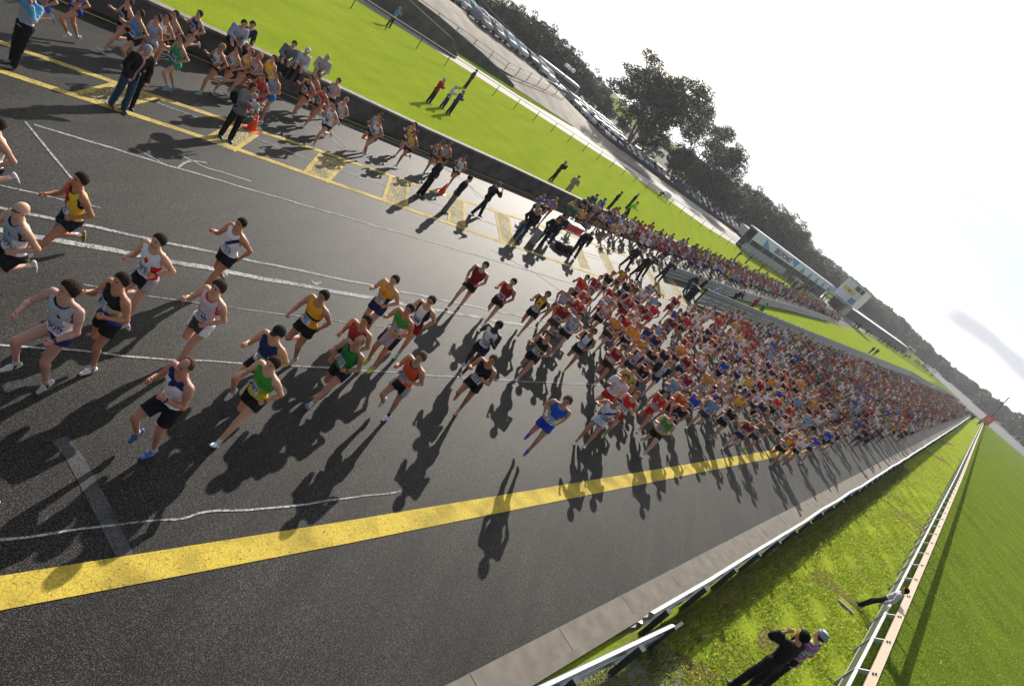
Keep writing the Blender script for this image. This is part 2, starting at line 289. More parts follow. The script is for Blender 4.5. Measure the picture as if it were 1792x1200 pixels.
sheet('course_road', [(330, 60), (332, -3), (440, -40), (900, -60), (900, 60)], .01, DKROAD)
# painted markings, one object per colour family
mb = MB()
ribbon(dens([(-20, -16.0), (4.2, -15.85), (8.8, -15.95), (15.1, -15.8), (22.5, -15.6), (28.7, -15.4), (43.9, -15.4)], 1.5), .2, .012, mb)
ribbon(dens([(-20, -17.0), (4.7, -17.25), (7.8, -17.4), (13.4, -17.9), (18.5, -18.15), (24.9, -18.7), (30.2, -19.2), (44.2, -19.8)], 1.5), .2, .012, mb)
ribbon(dens([(-20, -21.2), (7, -21.35), (13.3, -21.75), (20, -22.1), (28.1, -22.75), (36.2, -23.05), (48.6, -23.9)], 1.5), .09, .012, mb)
setp(mb.build('lane_marking', [YEL2]), kind='structure')
mb = MB(); ribbon(dens([(-20, -4.1), (2.5, -4.1), (6.7, -4.02), (29.2, -3.75), (42, -3.6)], 1.2), .38, .012, mb)
setp(mb.build('edge_marking', [YEL]), kind='structure')
BARS = [[(128, 166), (203, 147), (274, 172), (198, 190)], [(359, 245), (407, 218), (450, 236), (407, 265)], [(533, 303), (560.5, 270), (606, 282.6), (570.6, 320)], [(671, 349), (683.6, 310), (714, 321.5), (710, 363)], [(784, 390.6), (789, 345), (812, 353), (812, 398)], [(877, 423), (867, 370.5), (889.6, 380.5), (900, 428)], [(1018, 468), (1003, 431), (1017, 434), (1032, 471)], [(1070, 486), (1046, 438), (1060, 442), (1084, 490)], [(1160, 522), (1118, 455), (1128, 458), (1172, 525)], [(1196, 534), (1157, 470), (1167, 473), (1206, 537)]]
mb = MB(); mbe = MB()
for q in BARS:
    p = [TS(*a) for a in q]; mb.add([(a[0], a[1], .009) for a in p], [(0, 1, 2, 3), (3, 2, 1, 0)][0:1])
    ribbon([p[0], p[1]], .12, .0165, mbe); ribbon([p[3], p[2]], .12, .0165, mbe)
o = mb.build('bay_marking', [SPK]); setp(o, kind='structure'); 
for pl in o.data.polygons:
    if pl.normal.z < 0: pl.flip()
setp(mbe.build('bay_edge_marking', [YEL2]), kind='structure')
mb = MB()
def chaikin(p, n=2):
    for _ in range(n):
        q = [p[0]]
        for a, b in zip(p[:-1], p[1:]): q += [(a[0]*.75+b[0]*.25, a[1]*.75+b[1]*.25), (a[0]*.25+b[0]*.75, a[1]*.25+b[1]*.75)]
        p = q+[p[-1]]
    return p
def wob(p): return [(a, b+.012*math.sin(a*3.1+b)+.008*math.sin(a*7.3)) for a, b in p]
def wl(px, w, jit=.35, z=.012): ribbon(wob(dens(chaikin([TS(*a) for a in px]), .25)), w, z, mb, 0, jit)
def wt(p, w, jit=.3, z=.012): ribbon(wob(dens(chaikin(p), .3)), w, z, mb, 0, jit*.6)
wt([(-10, -10.3), (3.8, -10.3), (7.8, -10.2), (16.9, -10.1), (30, -10.0)], .13, .12)
wt([(-10, -10.9), (3.9, -10.9), (5.5, -10.85), (9.3, -10.75), (17.1, -10.6), (30, -10.35)], .075)
wl([(545, 491), (552, 500), (556, 495), (562, 494)], .06)
wt([(4.5, -14), (7.3, -13.9), (12.1, -13.9), (20.4, -13.9), (25, -13.8), (34, -13.7)], .06)
wl([(44, 214), (90, 270), (125, 313)], .05); wl([(311, 294), (325, 284), (340, 282), (362, 286)], .05); wl([(233, 259), (285, 286)], .035); wl([(311.6, 270), (340, 284), (362, 296), (400, 305), (440, 318)], .045)
wt([(-5, -7.75), (3.4, -7.72), (4.6, -7.6), (6.5, -7.6), (9.2, -7.6), (12.7, -7.5), (19.5, -7.5)], .035)
wt([(4.3, -9.2), (5.8, -9.1), (9.0, -9.1), (11.2, -9.1)], .02)
wt([(2, -4.75), (3, -4.68), (3.6, -4.72), (4.1, -4.7), (4.5, -4.66), (4.7, -4.72), (5.4, -4.64), (7, -4.6), (8.3, -4.6)], .03, .8)
wl([(0, 325), (90, 345), (176, 365.5)], .035); wl([(938, 479), (983, 511)], .05); wl([(860, 437), (935, 478)], .04)
wl([(485, 171), (523, 188), (591, 213.5), (641, 231), (751.5, 274), (822, 323), (862, 365.5)], .06); wl([(543, 208.5), (598, 261)], .05); wl([(575, 226), (606, 259)], .05); wl([(700, 258), (770, 290), (822, 323), (835, 345)], .05)
wl([(270, 178), (345, 206)], .04); wl([(450, 243), (550, 284)], .04); wl([(590, 297), (622, 306), (628, 312), (640, 313), (686, 329)], .05); wl([(740, 349), (780, 362)], .04); wl([(830, 382), (867, 394)], .04); wl([(880, 398), (1050, 456)], .04)
wl([(1018, 440), (1120, 475)], .05); wl([(1290, 575), (1420, 618)], .1)
wt([(150, -9), (240, -10.5)], .15); wt([(20, -12.1), (40, -12), (60, -12)], .05)
setp(mb.build('white_marking', [WHT]), kind='structure')
mb = MB(); ribbon([TS(103, 768), TS(130, 800), TS(178, 890), TS(219, 974)], .2, .0085, mb, 0, .2)
setp(mb.build('worn_marking', [WORN]), kind='structure')
# concrete gutter and kerb along the near edge
sheet('gutter', [(-20, -1.42), (300, -1.42), (300, -.98), (-20, -.98)], .0125, CONC)
mb = MB(); mb.box(-20, 300, -.98, -.84, -.1, .07, 0); setp(mb.build('kerb', [CONC]), kind='structure')
mb = MB()
for k in range(60): mb.box(-2+k*2.4, -1.985+k*2.4, -1.41, -.985, .013, .0145)
setp(mb.build('kerb_joint', [BLACKM]), kind='structure')
sheet('apron', [(-20, -.83), (8.6, -.83), (12.6, -.55), (13.0, .4), (9.5, 1.1), (-20, 1.3)], .006, CONC)
def blob(name, c, rt, rs, z, mat, rot=0, seed=0):
    rr = np.random.RandomState(seed); n = 26; ph = rr.rand(4)*6.28; pts = []
    for i in range(n):
        a = i/n*6.2832; r = 1+.22*math.sin(3*a+ph[0])+.14*math.sin(5*a+ph[1])+.1*math.sin(9*a+ph[2])
        x, y = rt*r*math.cos(a), rs*r*math.sin(a); pts.append((c[0]+x*math.cos(rot)-y*math.sin(rot), c[1]+x*math.sin(rot)+y*math.cos(rot)))
    return sheet(name, pts, z, mat)
DMASK = grassmat('bare_soil', (.11, .08, .045), (.20, .145, .08), (.27, .22, .10), 1.6)
for i, (px, rt, rs, rot) in enumerate([((1445, 1015), .9, .4, .2), ((1585, 905), 2.2, .32, .9), ((1600, 930), 1.5, .15, 1.2), ((1345, 1120), .55, .3, 0), ((1565, 870), 2.0, .12, .5), ((1220, 1175), .5, .3, .4), ((1480, 1045), .75, .16, 1.1), ((1602, 912), .8, .2, 1.0), ((1380, 962), 1.6, .18, 0), ((1290, 1030), 1.6, .15, 0), ((1640, 800), 4, .35, .3), ((1655, 775), 6, .3, .1)]):
    blob('bare_patch', TS(*px), rt, rs, .004+.0015*i, DMASK, rot, i)
mb = MB(); a, b = TS(1466, 1050), TS(1491, 1073); ribbon([a, b], .1, .06, mb); mb.sweep([a, b], [(-.06, 0), (.06, 0), (.06, .05), (-.06, .05)])
setp(mb.build('concrete_slab', [CONCL]), 'long thin pale concrete strip let into the grass beside a bare patch', 'slab')
# ================================================================== pit wall
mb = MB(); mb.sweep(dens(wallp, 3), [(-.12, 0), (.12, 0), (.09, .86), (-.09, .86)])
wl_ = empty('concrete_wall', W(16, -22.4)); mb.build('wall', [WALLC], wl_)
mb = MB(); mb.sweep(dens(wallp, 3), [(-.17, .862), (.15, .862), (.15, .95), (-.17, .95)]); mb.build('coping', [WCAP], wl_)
setp(wl_, 'long low weathered concrete wall between the pit lane and the infield lawn', 'wall')
# ================================================================== guard rails
def wbeam(z): return [(0, z), (.05, z+.03), (.075, z+.07), (.02, z+.155), (.075, z+.24), (.05, z+.28), (0, z+.31), (-.012, z+.31), (.04, z+.275), (.06, z+.24), (.006, z+.155), (.06, z+.07), (.04, z+.035), (-.012, z)]
def rail(path, zs, label, side=1, t_posts=(0, 0, 2.), mat=GALV, extra=0.):
    p0 = path[0]; r = empty('guard_rail', W(p0[0], p0[1])); pp = dens(path, 3.)
    pp = [(p[0], p[1]+.02*math.sin(p[0]*.9)+.012*math.sin(p[0]*.37)) for p in pp]
    for z in zs:
        mb = MB(); mb.sweep(pp, [(q*side, h) for q, h in wbeam(z)]); mb.build('rail_beam', [mat], r)
    a, b, st = t_posts; t = a; n = 0; post = None; top = zs[-1]+.33
    while t < b:
        s = float(np.interp(t, [p[0] for p in pp], [p[1] for p in pp])); loc = W(t, s-side*.1)
        if post is None:
            mb = MB('xyz'); mb.box(-.055, .055, -.075, .075, 0, top); me = mesh_from('post', mb.v, mb.f, False, None, [DARKM])
            post = me
        o = link('post', post, r, tuple(Vector(loc)-r.location)); o.rotation_euler.z = -R_(30); t += st; n += 1
        if n >= 98: break
    return setp(r, label, 'guard rail')
rail([(11.7, -.7), (60, -.7), (160, -.85), (265, -1.3), (292, -1.6)], [.12, .46], 'steel guard rail running along the near edge of the race track beside the mown verge', -1, (12.2, 190, 2.0))
rb = rail([(2, -.75), (7.8, -.68), (12.05, -.33)], [.14, .48], 'short steel guard rail section with an angled end plate in front of the long rail', -1, (2.6, 12, 2.0))
mb = MB(); mb.box(11.95, 12.35, -.36, -.30, .1, .8); mb.build('end_plate', [DARKM], rb)
DULL = flat('dull_steel', (.055, .065, .07), .4, .5, .5)
rail([(42.5, -18.7), (46.4, -19.0), (54.6, -19.6), (64, -20.3), (91.6, -23.5), (130.9, -27.4)], [.0, .3, .6], 'dark guard rail between the pit lane runners and the grass median', 1, (42.6, 130, 2.), DULL)
rail([(43.5, -16.0), (57, -15.9), (84, -15.9), (125, -16.0), (187, -16.1), (221.3, -13.2), (240, -13.4), (300, -8)], [.05, .38, .71, 1.0], 'tall four beam guard rail beside the densely packed runners on the track', 1, (43.6, 200, 2.), DULL)
mb = MB('xyz')
for k in range(7):
    n = 20; z0 = k*.15
    for (r0, za, zb) in ((.27, z0+.01, z0+.05), (.30, z0+.05, z0+.11), (.27, z0+.11, z0+.145)):
        o = len(mb.v)
        for z in (za, zb): mb.v += [(r0*math.cos(6.2832*i/n), r0*math.sin(6.2832*i/n), z) for i in range(n)]
        mb.f += [(o+i, o+(i+1) % n, o+n+(i+1) % n, o+n+i) for i in range(n)]+[tuple(o+n+i for i in range(n)), tuple(o+n-1-i for i in range(n))]; mb.mi += [0]*(n+2)
def tyre_stack(p, lab): setp(mb.build('tyre_stack', [BLACKM], None, None), lab, 'tyres').location = W(*p)
tyre_stack(TS(1203, 522), 'stack of black tyres standing at the start of the tall guard rail')
# ================================================================== running rail fence, right
fr = empty('running_rail', W(14, 2.9)); t0, t1 = -10, 310
fp = dens([(t0, 2.9), (70, 2.95), (150, 2.8), (270, 2.7), (t1, 2.6)], 4)
mb = MB(); mb.sweep(fp, [(-.10, .99), (.10, 1.045), (.10, 1.08), (-.10, 1.025)]); mb.build('top_rail', [CREAM], fr)
mb = MB(); mb.sweep([(a, b-.24) for a, b in fp], [(-.03, .66), (.03, .66), (.03, .72), (-.03, .72)]); mb.build('middle_rail', [WHITEP], fr)
mb = MB(); mb.sweep([(a, b-.24) for a, b in fp], [(-.012, .30), (.012, .30), (.012, .655), (-.012, .655)]); mb.build('green_board', [DGREEN], fr)
mb = MB(); mb.sweep([(a, b-.24) for a, b in fp], [(-.02, .26), (.02, .26), (.02, .298), (-.02, .298)]); mb.build('lower_rail', [CREAM], fr)
pm = MB('ts'); pm.sweep([(0, 0), (.06, 0)], [(-.27, .0), (-.19, .0), (-.19, .6), (.10, .95), (.10, 1.0), (.02, 1.0), (-.27, .68)]); pme = mesh_from('support_post', pm.v, pm.f, False, None, [GREYP])
bk = MB('ts')
bk.box(-.07, -.01, -.045, -.01, 1.045, 1.08); bk.box(.03, .09, .01, .045, 1.06, 1.095); bme = mesh_from('bracket', bk.v, bk.f, False, None, [DARKM])
for k in range(60):
    t = 8+k*2.6
    if k < 58:
        o = link('support_post', pme, fr, tuple(Vector(W(t, 2.9))-fr.location))
    if k < 40: link('bracket', bme, fr, tuple(Vector(W(t-.3, 2.9))-fr.location))
setp(fr, 'cream topped running rail with green lower board along the horse racing course', 'rail fence')
# grass blades on the near verge and course (ground cover)
def blades(name, n, reg, hmin, hmax, cols, seed, clump=0):
    rr = np.random.RandomState(seed); T = reg(rr, n); n = len(T)
    z0 = np.zeros(n); a = rr.rand(n)*6.28; h = hmin+(hmax-hmin)*rr.rand(n)**2; w = .006+.012*rr.rand(n)*(h/hmax)+.0004*T[:, 0]
    X = T[:, 0]*S3+T[:, 1]*C3; Y = T[:, 0]*C3-T[:, 1]*S3; dx = np.cos(a)*w; dy = np.sin(a)*w; lx = (rr.rand(n)-.5)*h*1.0; ly = (rr.rand(n)-.5)*h*1.0
    v = np.stack([np.stack([X-dx, Y-dy, z0], 1), np.stack([X+dx, Y+dy, z0], 1), np.stack([X+lx, Y+ly, h], 1)], 1).reshape(-1, 3)
    c0 = np.array(cols); ci = rr.randint(0, len(cols), n); cc = np.repeat(c0[ci]*(.75+.5*rr.rand(n, 1)), 3, axis=0)
    me = mesh_from(name, v, np.arange(3*n, dtype=np.int32).reshape(-1, 3), False, cc, [GRASSB]); return setp(link(name, me), None, None, None, 'stuff')
GRASSB = attrmat('grass_blade', .7, .25, 0, 1, .45)
def regv(rr, n):
    t = 9+rr.exponential(17, n); s = -.55+rr.rand(n)*3.7; k = (np.sin(t*2.1+s*3)+np.sin(t*.8-s*4.1)+rr.rand(n)*2.2) > .3; k |= (s < -.2); return np.stack([t, s], 1)[k]
blades('verge_blades', 95000, regv, .02, .10, [(.18, .26, .02), (.30, .37, .03), (.45, .46, .09), (.22, .30, .03)], 3)
def regc(rr, n):
    t = 12+rr.exponential(17, n); s = 3.05+rr.exponential(7, n); return np.stack([t, s], 1)[t < 110]
blades('course_blades', 90000, regc, .015, .07, [(.13, .21, .02), (.19, .27, .03), (.30, .37, .07), (.15, .23, .02)], 5)
def regt(rr, n):
    t = 11.5+rr.rand(n)*45; s = -.55+rr.rand(n)**2*.7; return np.stack([t, s], 1)
blades('rough_grass', 16000, regt, .05, .26, [(.10, .15, .02), (.2, .22, .05), (.26, .22, .08)], 8)
# ================================================================== far side: fence, road, retaining walls
ef = [(20, -44.8), (30, -45), (46, -45.1), (60, -45.2), (78, -45.6), (95, -43.5), (110, -41.8), (130, -41.5), (150, -41)]
f2 = empty('post_and_rail_fence', W(30, -45)); mb = MB(); mb.sweep([(a, b, 1.15) for a, b in dens(ef, 4)], [(-.03, -.03), (.03, -.03), (.03, .03), (-.03, .03)]); mb.build('rail', [GREYP], f2)
pm = MB('xyz'); pm.tube((0, 0, 0), (0, 0, 1.18), .035, n=6); pmm = mesh_from('post', pm.v, pm.f, True, None, [DARKM])
for k in range(36):
    t = 26+k*3.35; link('post', pmm, f2, tuple(Vector(W(t, float(np.interp(t, [a for a, b in ef], [b for a, b in ef]))))-f2.location))
setp(f2, 'thin grey post and rail fence along the far edge of the infield lawn', 'fence')
sheet('access_road', [(0, -50), (30, -50), (46, -50.2), (66, -50.4), (78.6, -50.6), (91.4, -49.6), (97.6, -47.3), (104, -45.8), (120, -46), (141, -46), (150, -44.5), (175, -41), (240, -46), (240, -53), (160, -60), (105, -66), (92, -66.5), (75, -58), (60, -55), (30, -54.5), (0, -54.5)], .008, CONCL)
sheet('car_park', [(20, -66), (60, -61), (86, -66.5), (106, -68.5), (170, -66), (240, -60), (240, -140), (20, -140)], .006, flat('gravel', (.20, .17, .14), .9, .2, var=.3, scale=.6))
sheet('side_road', [(86, -57), (110, -52), (160, -47.5), (165, -52), (110, -60), (92, -63)], .014, DKROAD)
def wallobj(path, z1s, th, lab, base=0):
    vs = []; mbw = MB()
    for (p, h) in zip(path, z1s): vs += [(p[0], p[1]-th, base), (p[0], p[1]+th, base), (p[0], p[1]+th, h), (p[0], p[1]-th, h)]
    n = len(path); fs = []
    for i in range(n-1):
        for j in range(4): k = (j+1) % 4; fs.append((4*i+j, 4*i+4+j, 4*i+4+k, 4*i+k))
    fs += [(3, 2, 1, 0), (4*n-4, 4*n-3, 4*n-2, 4*n-1)]; mbw.add(vs, fs)
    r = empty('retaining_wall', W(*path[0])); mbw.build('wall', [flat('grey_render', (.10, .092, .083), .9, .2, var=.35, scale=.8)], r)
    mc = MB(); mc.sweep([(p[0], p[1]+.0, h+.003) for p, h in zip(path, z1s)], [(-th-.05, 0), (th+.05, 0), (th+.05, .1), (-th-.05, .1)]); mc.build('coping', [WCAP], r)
    return setp(r, lab, 'wall')
wallobj([(10, -52.6), (38, -52.6), (44.6, -52.2), (46.2, -52.2)], [2.6, 2.05, 1.35, .3], .15, 'grey retaining wall in front of the ramp, nearer to the lawn')
wallobj([(20, -58.5), (47, -58.5), (54.5, -58.5), (59.5, -58.5), (61.5, -58.3)], [2.3, 1.75, 1.2, .62, .2], .15, 'grey retaining wall behind the ramp below the parked cars')
sheet('woodland_floor', [(20, -93), (170, -93), (170, -73), (480, -70), (480, -180), (20, -180)], .019, flat('leaf_litter', (.05, .045, .03), .95, .1, var=.4, scale=.5))
# raised terrace behind the upper wall
def terr(t, s): 
    a = min(1, max(0, (104-t)/34)); b = min(1, max(0, (-59-s)/9)); return 2.6*a*a*(3-2*a)*b
vs = []; T_ = np.linspace(-10, 112, 26); S_ = np.linspace(-140, -59, 22)
for t in T_:
    for s in S_: vs.append(W(t, s, terr(t, s)+.02))
fs = [(i*22+j, (i+1)*22+j, (i+1)*22+j+1, i*22+j+1) for i in range(25) for j in range(21)]
o = setp(link('terrace', mesh_from('terrace', vs, [f[::-1] for f in fs], True, None, [flat('terrace_gravel', (.22, .19, .155), .9, .2, var=.3, scale=.5)])), kind='structure')
# tyre / base wall along the road
mb = MB(); mb.sweep(dens([(60, -60.5), (75, -64.5), (86, -68), (92, -67.6), (106, -68.8), (120, -66), (150, -62), (175, -57), (200, -52)], 4), [(-.2, 0), (.2, 0), (.2, .75), (-.2, .75)])
setp(mb.build('barrier_wall', [flat('dark_wall', (.03, .03, .032), .8, .3)]), 'long dark barrier wall between the upper road and the car park', 'wall')
def bigfence(path, h, lab, st=5.):
    r = empty('mesh_fence', W(*path[0])); mb = MB()
    for z in (h, h*.5): mb.sweep([(a, b, terr(a, b)+z) for a, b in dens(path, 4)], [(-.035, -.035), (.035, -.035), (.035, .035), (-.035, .035)])
    mb.build('rail', [GREYP], r)
    dd = dens(path, st)
    pmz = MB('xyz'); pmz.tube((0, 0, 0), (0, 0, h), .05, n=5); pz = mesh_from('post', pmz.v, pmz.f, True, None, [DARKM])
    for q in dd[:40]: link('post', pz, r, tuple(Vector(W(q[0], q[1], terr(*q)))-r.location))
    setp(r, lab, 'fence')
bigfence([(40, -95), (75, -95), (100, -95)], 2.6, 'tall rail fence behind the parked cars below the trees')
bigfence([(40, -61.5), (62, -61.5), (80, -66.2)], 1.1, 'hand rail along the upper road in front of the parked cars', 3.)
mb = MB(); a = TS(1162, 338); mb.box(a[0]-.1, a[0]+.1, a[1]-1.3, a[1]+1.3, .0, 1.5); 
# ================================================================== buildings
cn = empty('pit_canopy', W(122, -45)); 
mb = MB(); mb.box(121, 194, -45.12, -45, 2.55, 4.35); mb.build('fascia', [SHED], cn)
mb = MB(); mb.box(120.5, 194, -46.9, -45.13, 4.2, 4.45); mb.build('roof', [SHED], cn)
mb = MB(); mb.box(121, 194, -46.8, -46.6, 0, 4.19); mb.build('interior_shade_wall', [DARKM], cn)  # dark wall close behind the columns; its colour stands for the interior's shade
for k in range(10):
    mb = MB(); mb.box(122+k*7.9, 122.25+k*7.9, -45.5, -45.25, 0, 2.54); mb.build('column', [GREYP], cn)
mb = MB(); mb.box(121.2, 150, -45.6, -45.2, 0.02, 1.5); mb.build('notice_board', [GREYP], cn)
def text_mesh(body, size, mat, extr=.01, bold=0.):
    c = bpy.data.curves.new('lettering', 'FONT'); c.body = body; c.size = size; c.extrude = extr; c.align_x = 'CENTER'; c.align_y = 'CENTER'; c.offset = bold
    o = bpy.data.objects.new('lettering', c); COL.objects.link(o); dg = bpy.context.evaluated_depsgraph_get(); me = bpy.data.meshes.new_from_object(o.evaluated_get(dg)); COL.objects.unlink(o); bpy.data.objects.remove(o)
    me.materials.clear(); me.materials.append(mat); return me
# the face looks towards +s; text reads towards increasing t
tm = text_mesh('BIGPOND', 1.5, NAVY, .02, .03)
def face_s(me, name, t, s, z, par):   # put xy-text on the s-facing plane
    v = np.array([x.co[:] for x in me.vertices]); w = np.array([W(t+a*FST, s+c, z+b) for a, b, c in v]); me.vertices.foreach_set('co', (w-np.array(ploc(par))).ravel().astype(np.float32)); me.update(); return link(name, me, par)
FST = 1.9; face_s(tm, 'lettering', 141.0, -44.96, 3.35, cn)
mb = MB(); mb.add([(127.5, -44.97, 2.6), (132.5, -44.97, 2.6), (127, -44.97, 4.25)], [(0, 1, 2)]); mb.add([(146, -44.97, 4.2), (153, -44.97, 4.2), (152, -44.97, 2.6)], [(2, 1, 0)])
for k in range(5): mb.add([(157+k*7.4, -44.97, 2.65), (160.5+k*7.4, -44.97, 2.65), (158.2+k*7.4, -44.97, 4.1)], [(0, 1, 2)])
mb.build('blue_emblem', [BLUEP], cn); setp(cn, 'long silver canopy with blue emblems and lettering over the pit building', 'canopy')
# control tower: its broad face looks back towards the camera
def TZ(x, y, t): D = ray(x, y); k = t/(D[0]*S3+D[1]*C3); return k*(D[0]*C3-D[1]*S3), CAMH+k*D[2]
tt = 198; q = [TZ(*p, tt) for p in ((1484, 483), (1519.5, 510), (1462, 512), (1488, 537))]; sa = (q[0][0]+q[2][0])/2; sb = (q[1][0]+q[3][0])/2; zt = (q[0][1]+q[1][1])/2; zb = (q[2][1]+q[3][1])/2
tw = empty('control_tower', W(tt, (sa+sb)/2)); mb = MB(); mb.box(tt, tt+9, sa, sb, zb, zt); mb.build('cabin', [flat('tower_cladding', (.82, .82, .80), .6, .3, var=.06)], tw)
mb = MB(); mb.box(tt-.2, tt+9.2, sa-.2, sb+.2, zt+.003, zt+.25); mb.build('roof', [GREYP], tw)
mb = MB(); mb.box(tt+1, tt+8, sa+1, sb-1, 0, zb-.003); mb.build('base', [BEIGE], tw)
w_ = sb-sa; h_ = zt-zb
mb = MB(); mb.box(tt-.05, tt-.003, sa+.12*w_, sa+.72*w_, zb+.42*h_, zb+.62*h_); mb.build('yellow_sign', [YSIGN], tw)
mb = MB(); mb.box(tt-.08, tt-.053, sa+.36*w_, sa+.50*w_, zb+.48*h_, zb+.55*h_); mb.build('sign_mark', [flat('brown_mark', (.3, .12, .02))], tw)
for a, b in ((.55, .78), (.82, .97)):
    mb = MB(); mb.box(tt-.05, tt-.003, sa+a*w_, sa+b*w_, zb+.70*h_, zb+.92*h_); mb.build('window', [GLASS], tw)
mb = MB(); mb.box(tt-.05, tt-.003, sa+.70*w_, sa+.97*w_, zb+.06*h_, zb+.34*h_); mb.build('window', [flat('blue_glass', (.25, .33, .45), .3)], tw)
setp(tw, 'white boxy control tower with a yellow sign and dark upper windows', 'tower')
pb = empty('pit_garages', W(200, -43)); pbp = [(196, -44.5), (260, -42.8), (340, -41)]
mb = MB(); mb.sweep(pbp, [(0, 0), (3, 0), (3, 2.7), (0, 2.7)]); mb.build('wall', [flat('garage_dark', (.035, .033, .035), .7)], pb)
mb = MB(); mb.sweep(pbp, [(-1.2, 2.703), (3.3, 2.703), (3.3, 2.9), (-1.2, 2.9)]); mb.build('roof', [SHED], pb)
mb = MB(); mb.sweep([(a, b+.3) for a, b in pbp], [(-.05, 0), (.05, 0), (.05, .75), (-.05, .75)]); mb.build('low_wall', [CONCL], pb)
for k in range(15):
    t = 198+k*10; s = float(np.interp(t, [a for a, b in pbp], [b for a, b in pbp])); mb = MB(); mb.box(t, t+.3, s+.02, s+.3, 0, 2.69); mb.build('pillar', [CONCL], pb)
setp(pb, 'long low pit garages with a thin pale roof beyond the tower', 'building')
sheet('pit_apron', [(150, -33.8), (175, -34.3), (196, -44.3), (340, -40.6), (345, -37), (262, -36.5), TS(1500, 575), (200, -36.5)], .017, CONC)
# pole with a red sign at the end of the running rail
TP = 262; pl = empty('sign_pole', W(TP, 3.3)); mb = MB(); mb.tube((TP, 3.0, 0), (TP, 1.25, 12), .22, .16, 8); mb.build('pole', [DARKM], pl)
a = TZ(1766, 695, TP); mb = MB(); mb.tube((TP, 1.25, 12), (TP, 4.4, 11.0), .07, .04, 5); mb.build('arm', [GREYP], pl)
c1 = TZ(1731, 719, TP); mb = MB(); mb.box(TP-.6, TP-.4, 1.4, 3.9, 1.5, 4.6); mb.build('sign_panel', [REDSIGN], pl)
mb = MB(); mb.box(TP-.66, TP-.61, 1.8, 3.5, 3.5, 3.75); mb.box(TP-.66, TP-.61, 1.8, 3.3, 2.8, 3.05); mb.build('sign_stripe', [flat('pale_sign_stripe', (.8, .45, .35))], pl)
setp(pl, 'tall dark leaning pole with a red panel sign at the end of the running rail', 'pole')
# lamp with round globes in the car park
lp = empty('lamp_post', W(84, -72)); zb_ = terr(84, -72); mb = MB(); mb.tube((84, -72, zb_), (84, -72, 5.2), .09, .06, 8); mb.build('post', [DARKM], lp)
for k in range(5):
    a = k*1.2566; c = (84+.75*math.cos(a), -72+.75*math.sin(a), 5.35); mb = MB(); mb.tube((84, -72, 5.0), c, .03, .03, 5); mb.build('arm', [DARKM], lp)
    bmv = MB('xyz'); C0 = np.array(W(*c)); n = 8; o0 = 0
    for i in range(5):
        ph = math.pi*(i+.5)/5
        for j in range(n): bmv.v.append(tuple(C0+np.array([.3*math.sin(ph)*math.cos(6.2832*j/n), .3*math.sin(ph)*math.sin(6.2832*j/n), .3*math.cos(ph)])))
    bmv.f += [(i*n+j, i*n+(j+1) % n, (i+1)*n+(j+1) % n, (i+1)*n+j) for i in range(4) for j in range(n)]+[tuple(range(n))[::-1], tuple(range(4*n, 5*n))]; bmv.mi = [0]*len(bmv.f)
    bmv.build('globe', [WHITEP], lp, smooth=True)
setp(lp, 'dark lamp post with a cluster of round pale globes beside the car park', 'lamp post')
for (px, h, col_, cat, lab) in (((1441, 552), 1.3, WHITEP, 'marker', 'upright white marker board with red edge at the end of the dark guard rail'),):
    t, s = TS(*px); m_ = empty('marker_board', W(t, s)); mb = MB(); mb.box(t, t+.1, s-.9, s+.9, .3, 2.0); mb.build('board', [col_], m_); mb = MB(); mb.box(t-.03, t-.003, s+.55, s+.9, .3, 2.0); mb.build('red_edge', [REDP], m_); mb = MB(); mb.box(t, t+.1, s-.7, s+.7, 0, .297); mb.build('foot', [DARKM], m_); setp(m_, lab, cat)
mb = MB(); t, s = TS(1385, 500); mb.add([(t-2, s-.3, 0), (t+2, s+.6, 0), (t+2, s+.5, 1.7), (t-2, s-.4, 1.9)], [(0, 1, 2, 3), (3, 2, 1, 0)]); 
mb = MB(); mb.sweep([(t-2, s-.3), (t+3, s+.6)], [(-.05, 0), (.05, 0), (.05, 1.9), (-.05, 1.9)]); setp(mb.build('leaning_board', [BEIGE]), 'tan board propped up between the lawn and the pit crowd', 'board')
t, s = TS(1591, 615); mb = MB(); mb.box(t-3, t+3, s-2, s+2, 0, 2.6); cs = empty('cabin', W(t, s)); mb.build('body', [GREYP], cs); mb = MB(); mb.box(t-3.2, t+3.2, s-2.2, s+2.2, 2.603, 2.8); mb.build('roof', [SHED], cs); mb = MB(); mb.box(t-3.06, t-3.003, s-1, s+1, 1, 2); mb.build('window', [GLASS], cs); setp(cs, 'small grey cabin behind the far spectators', 'cabin')
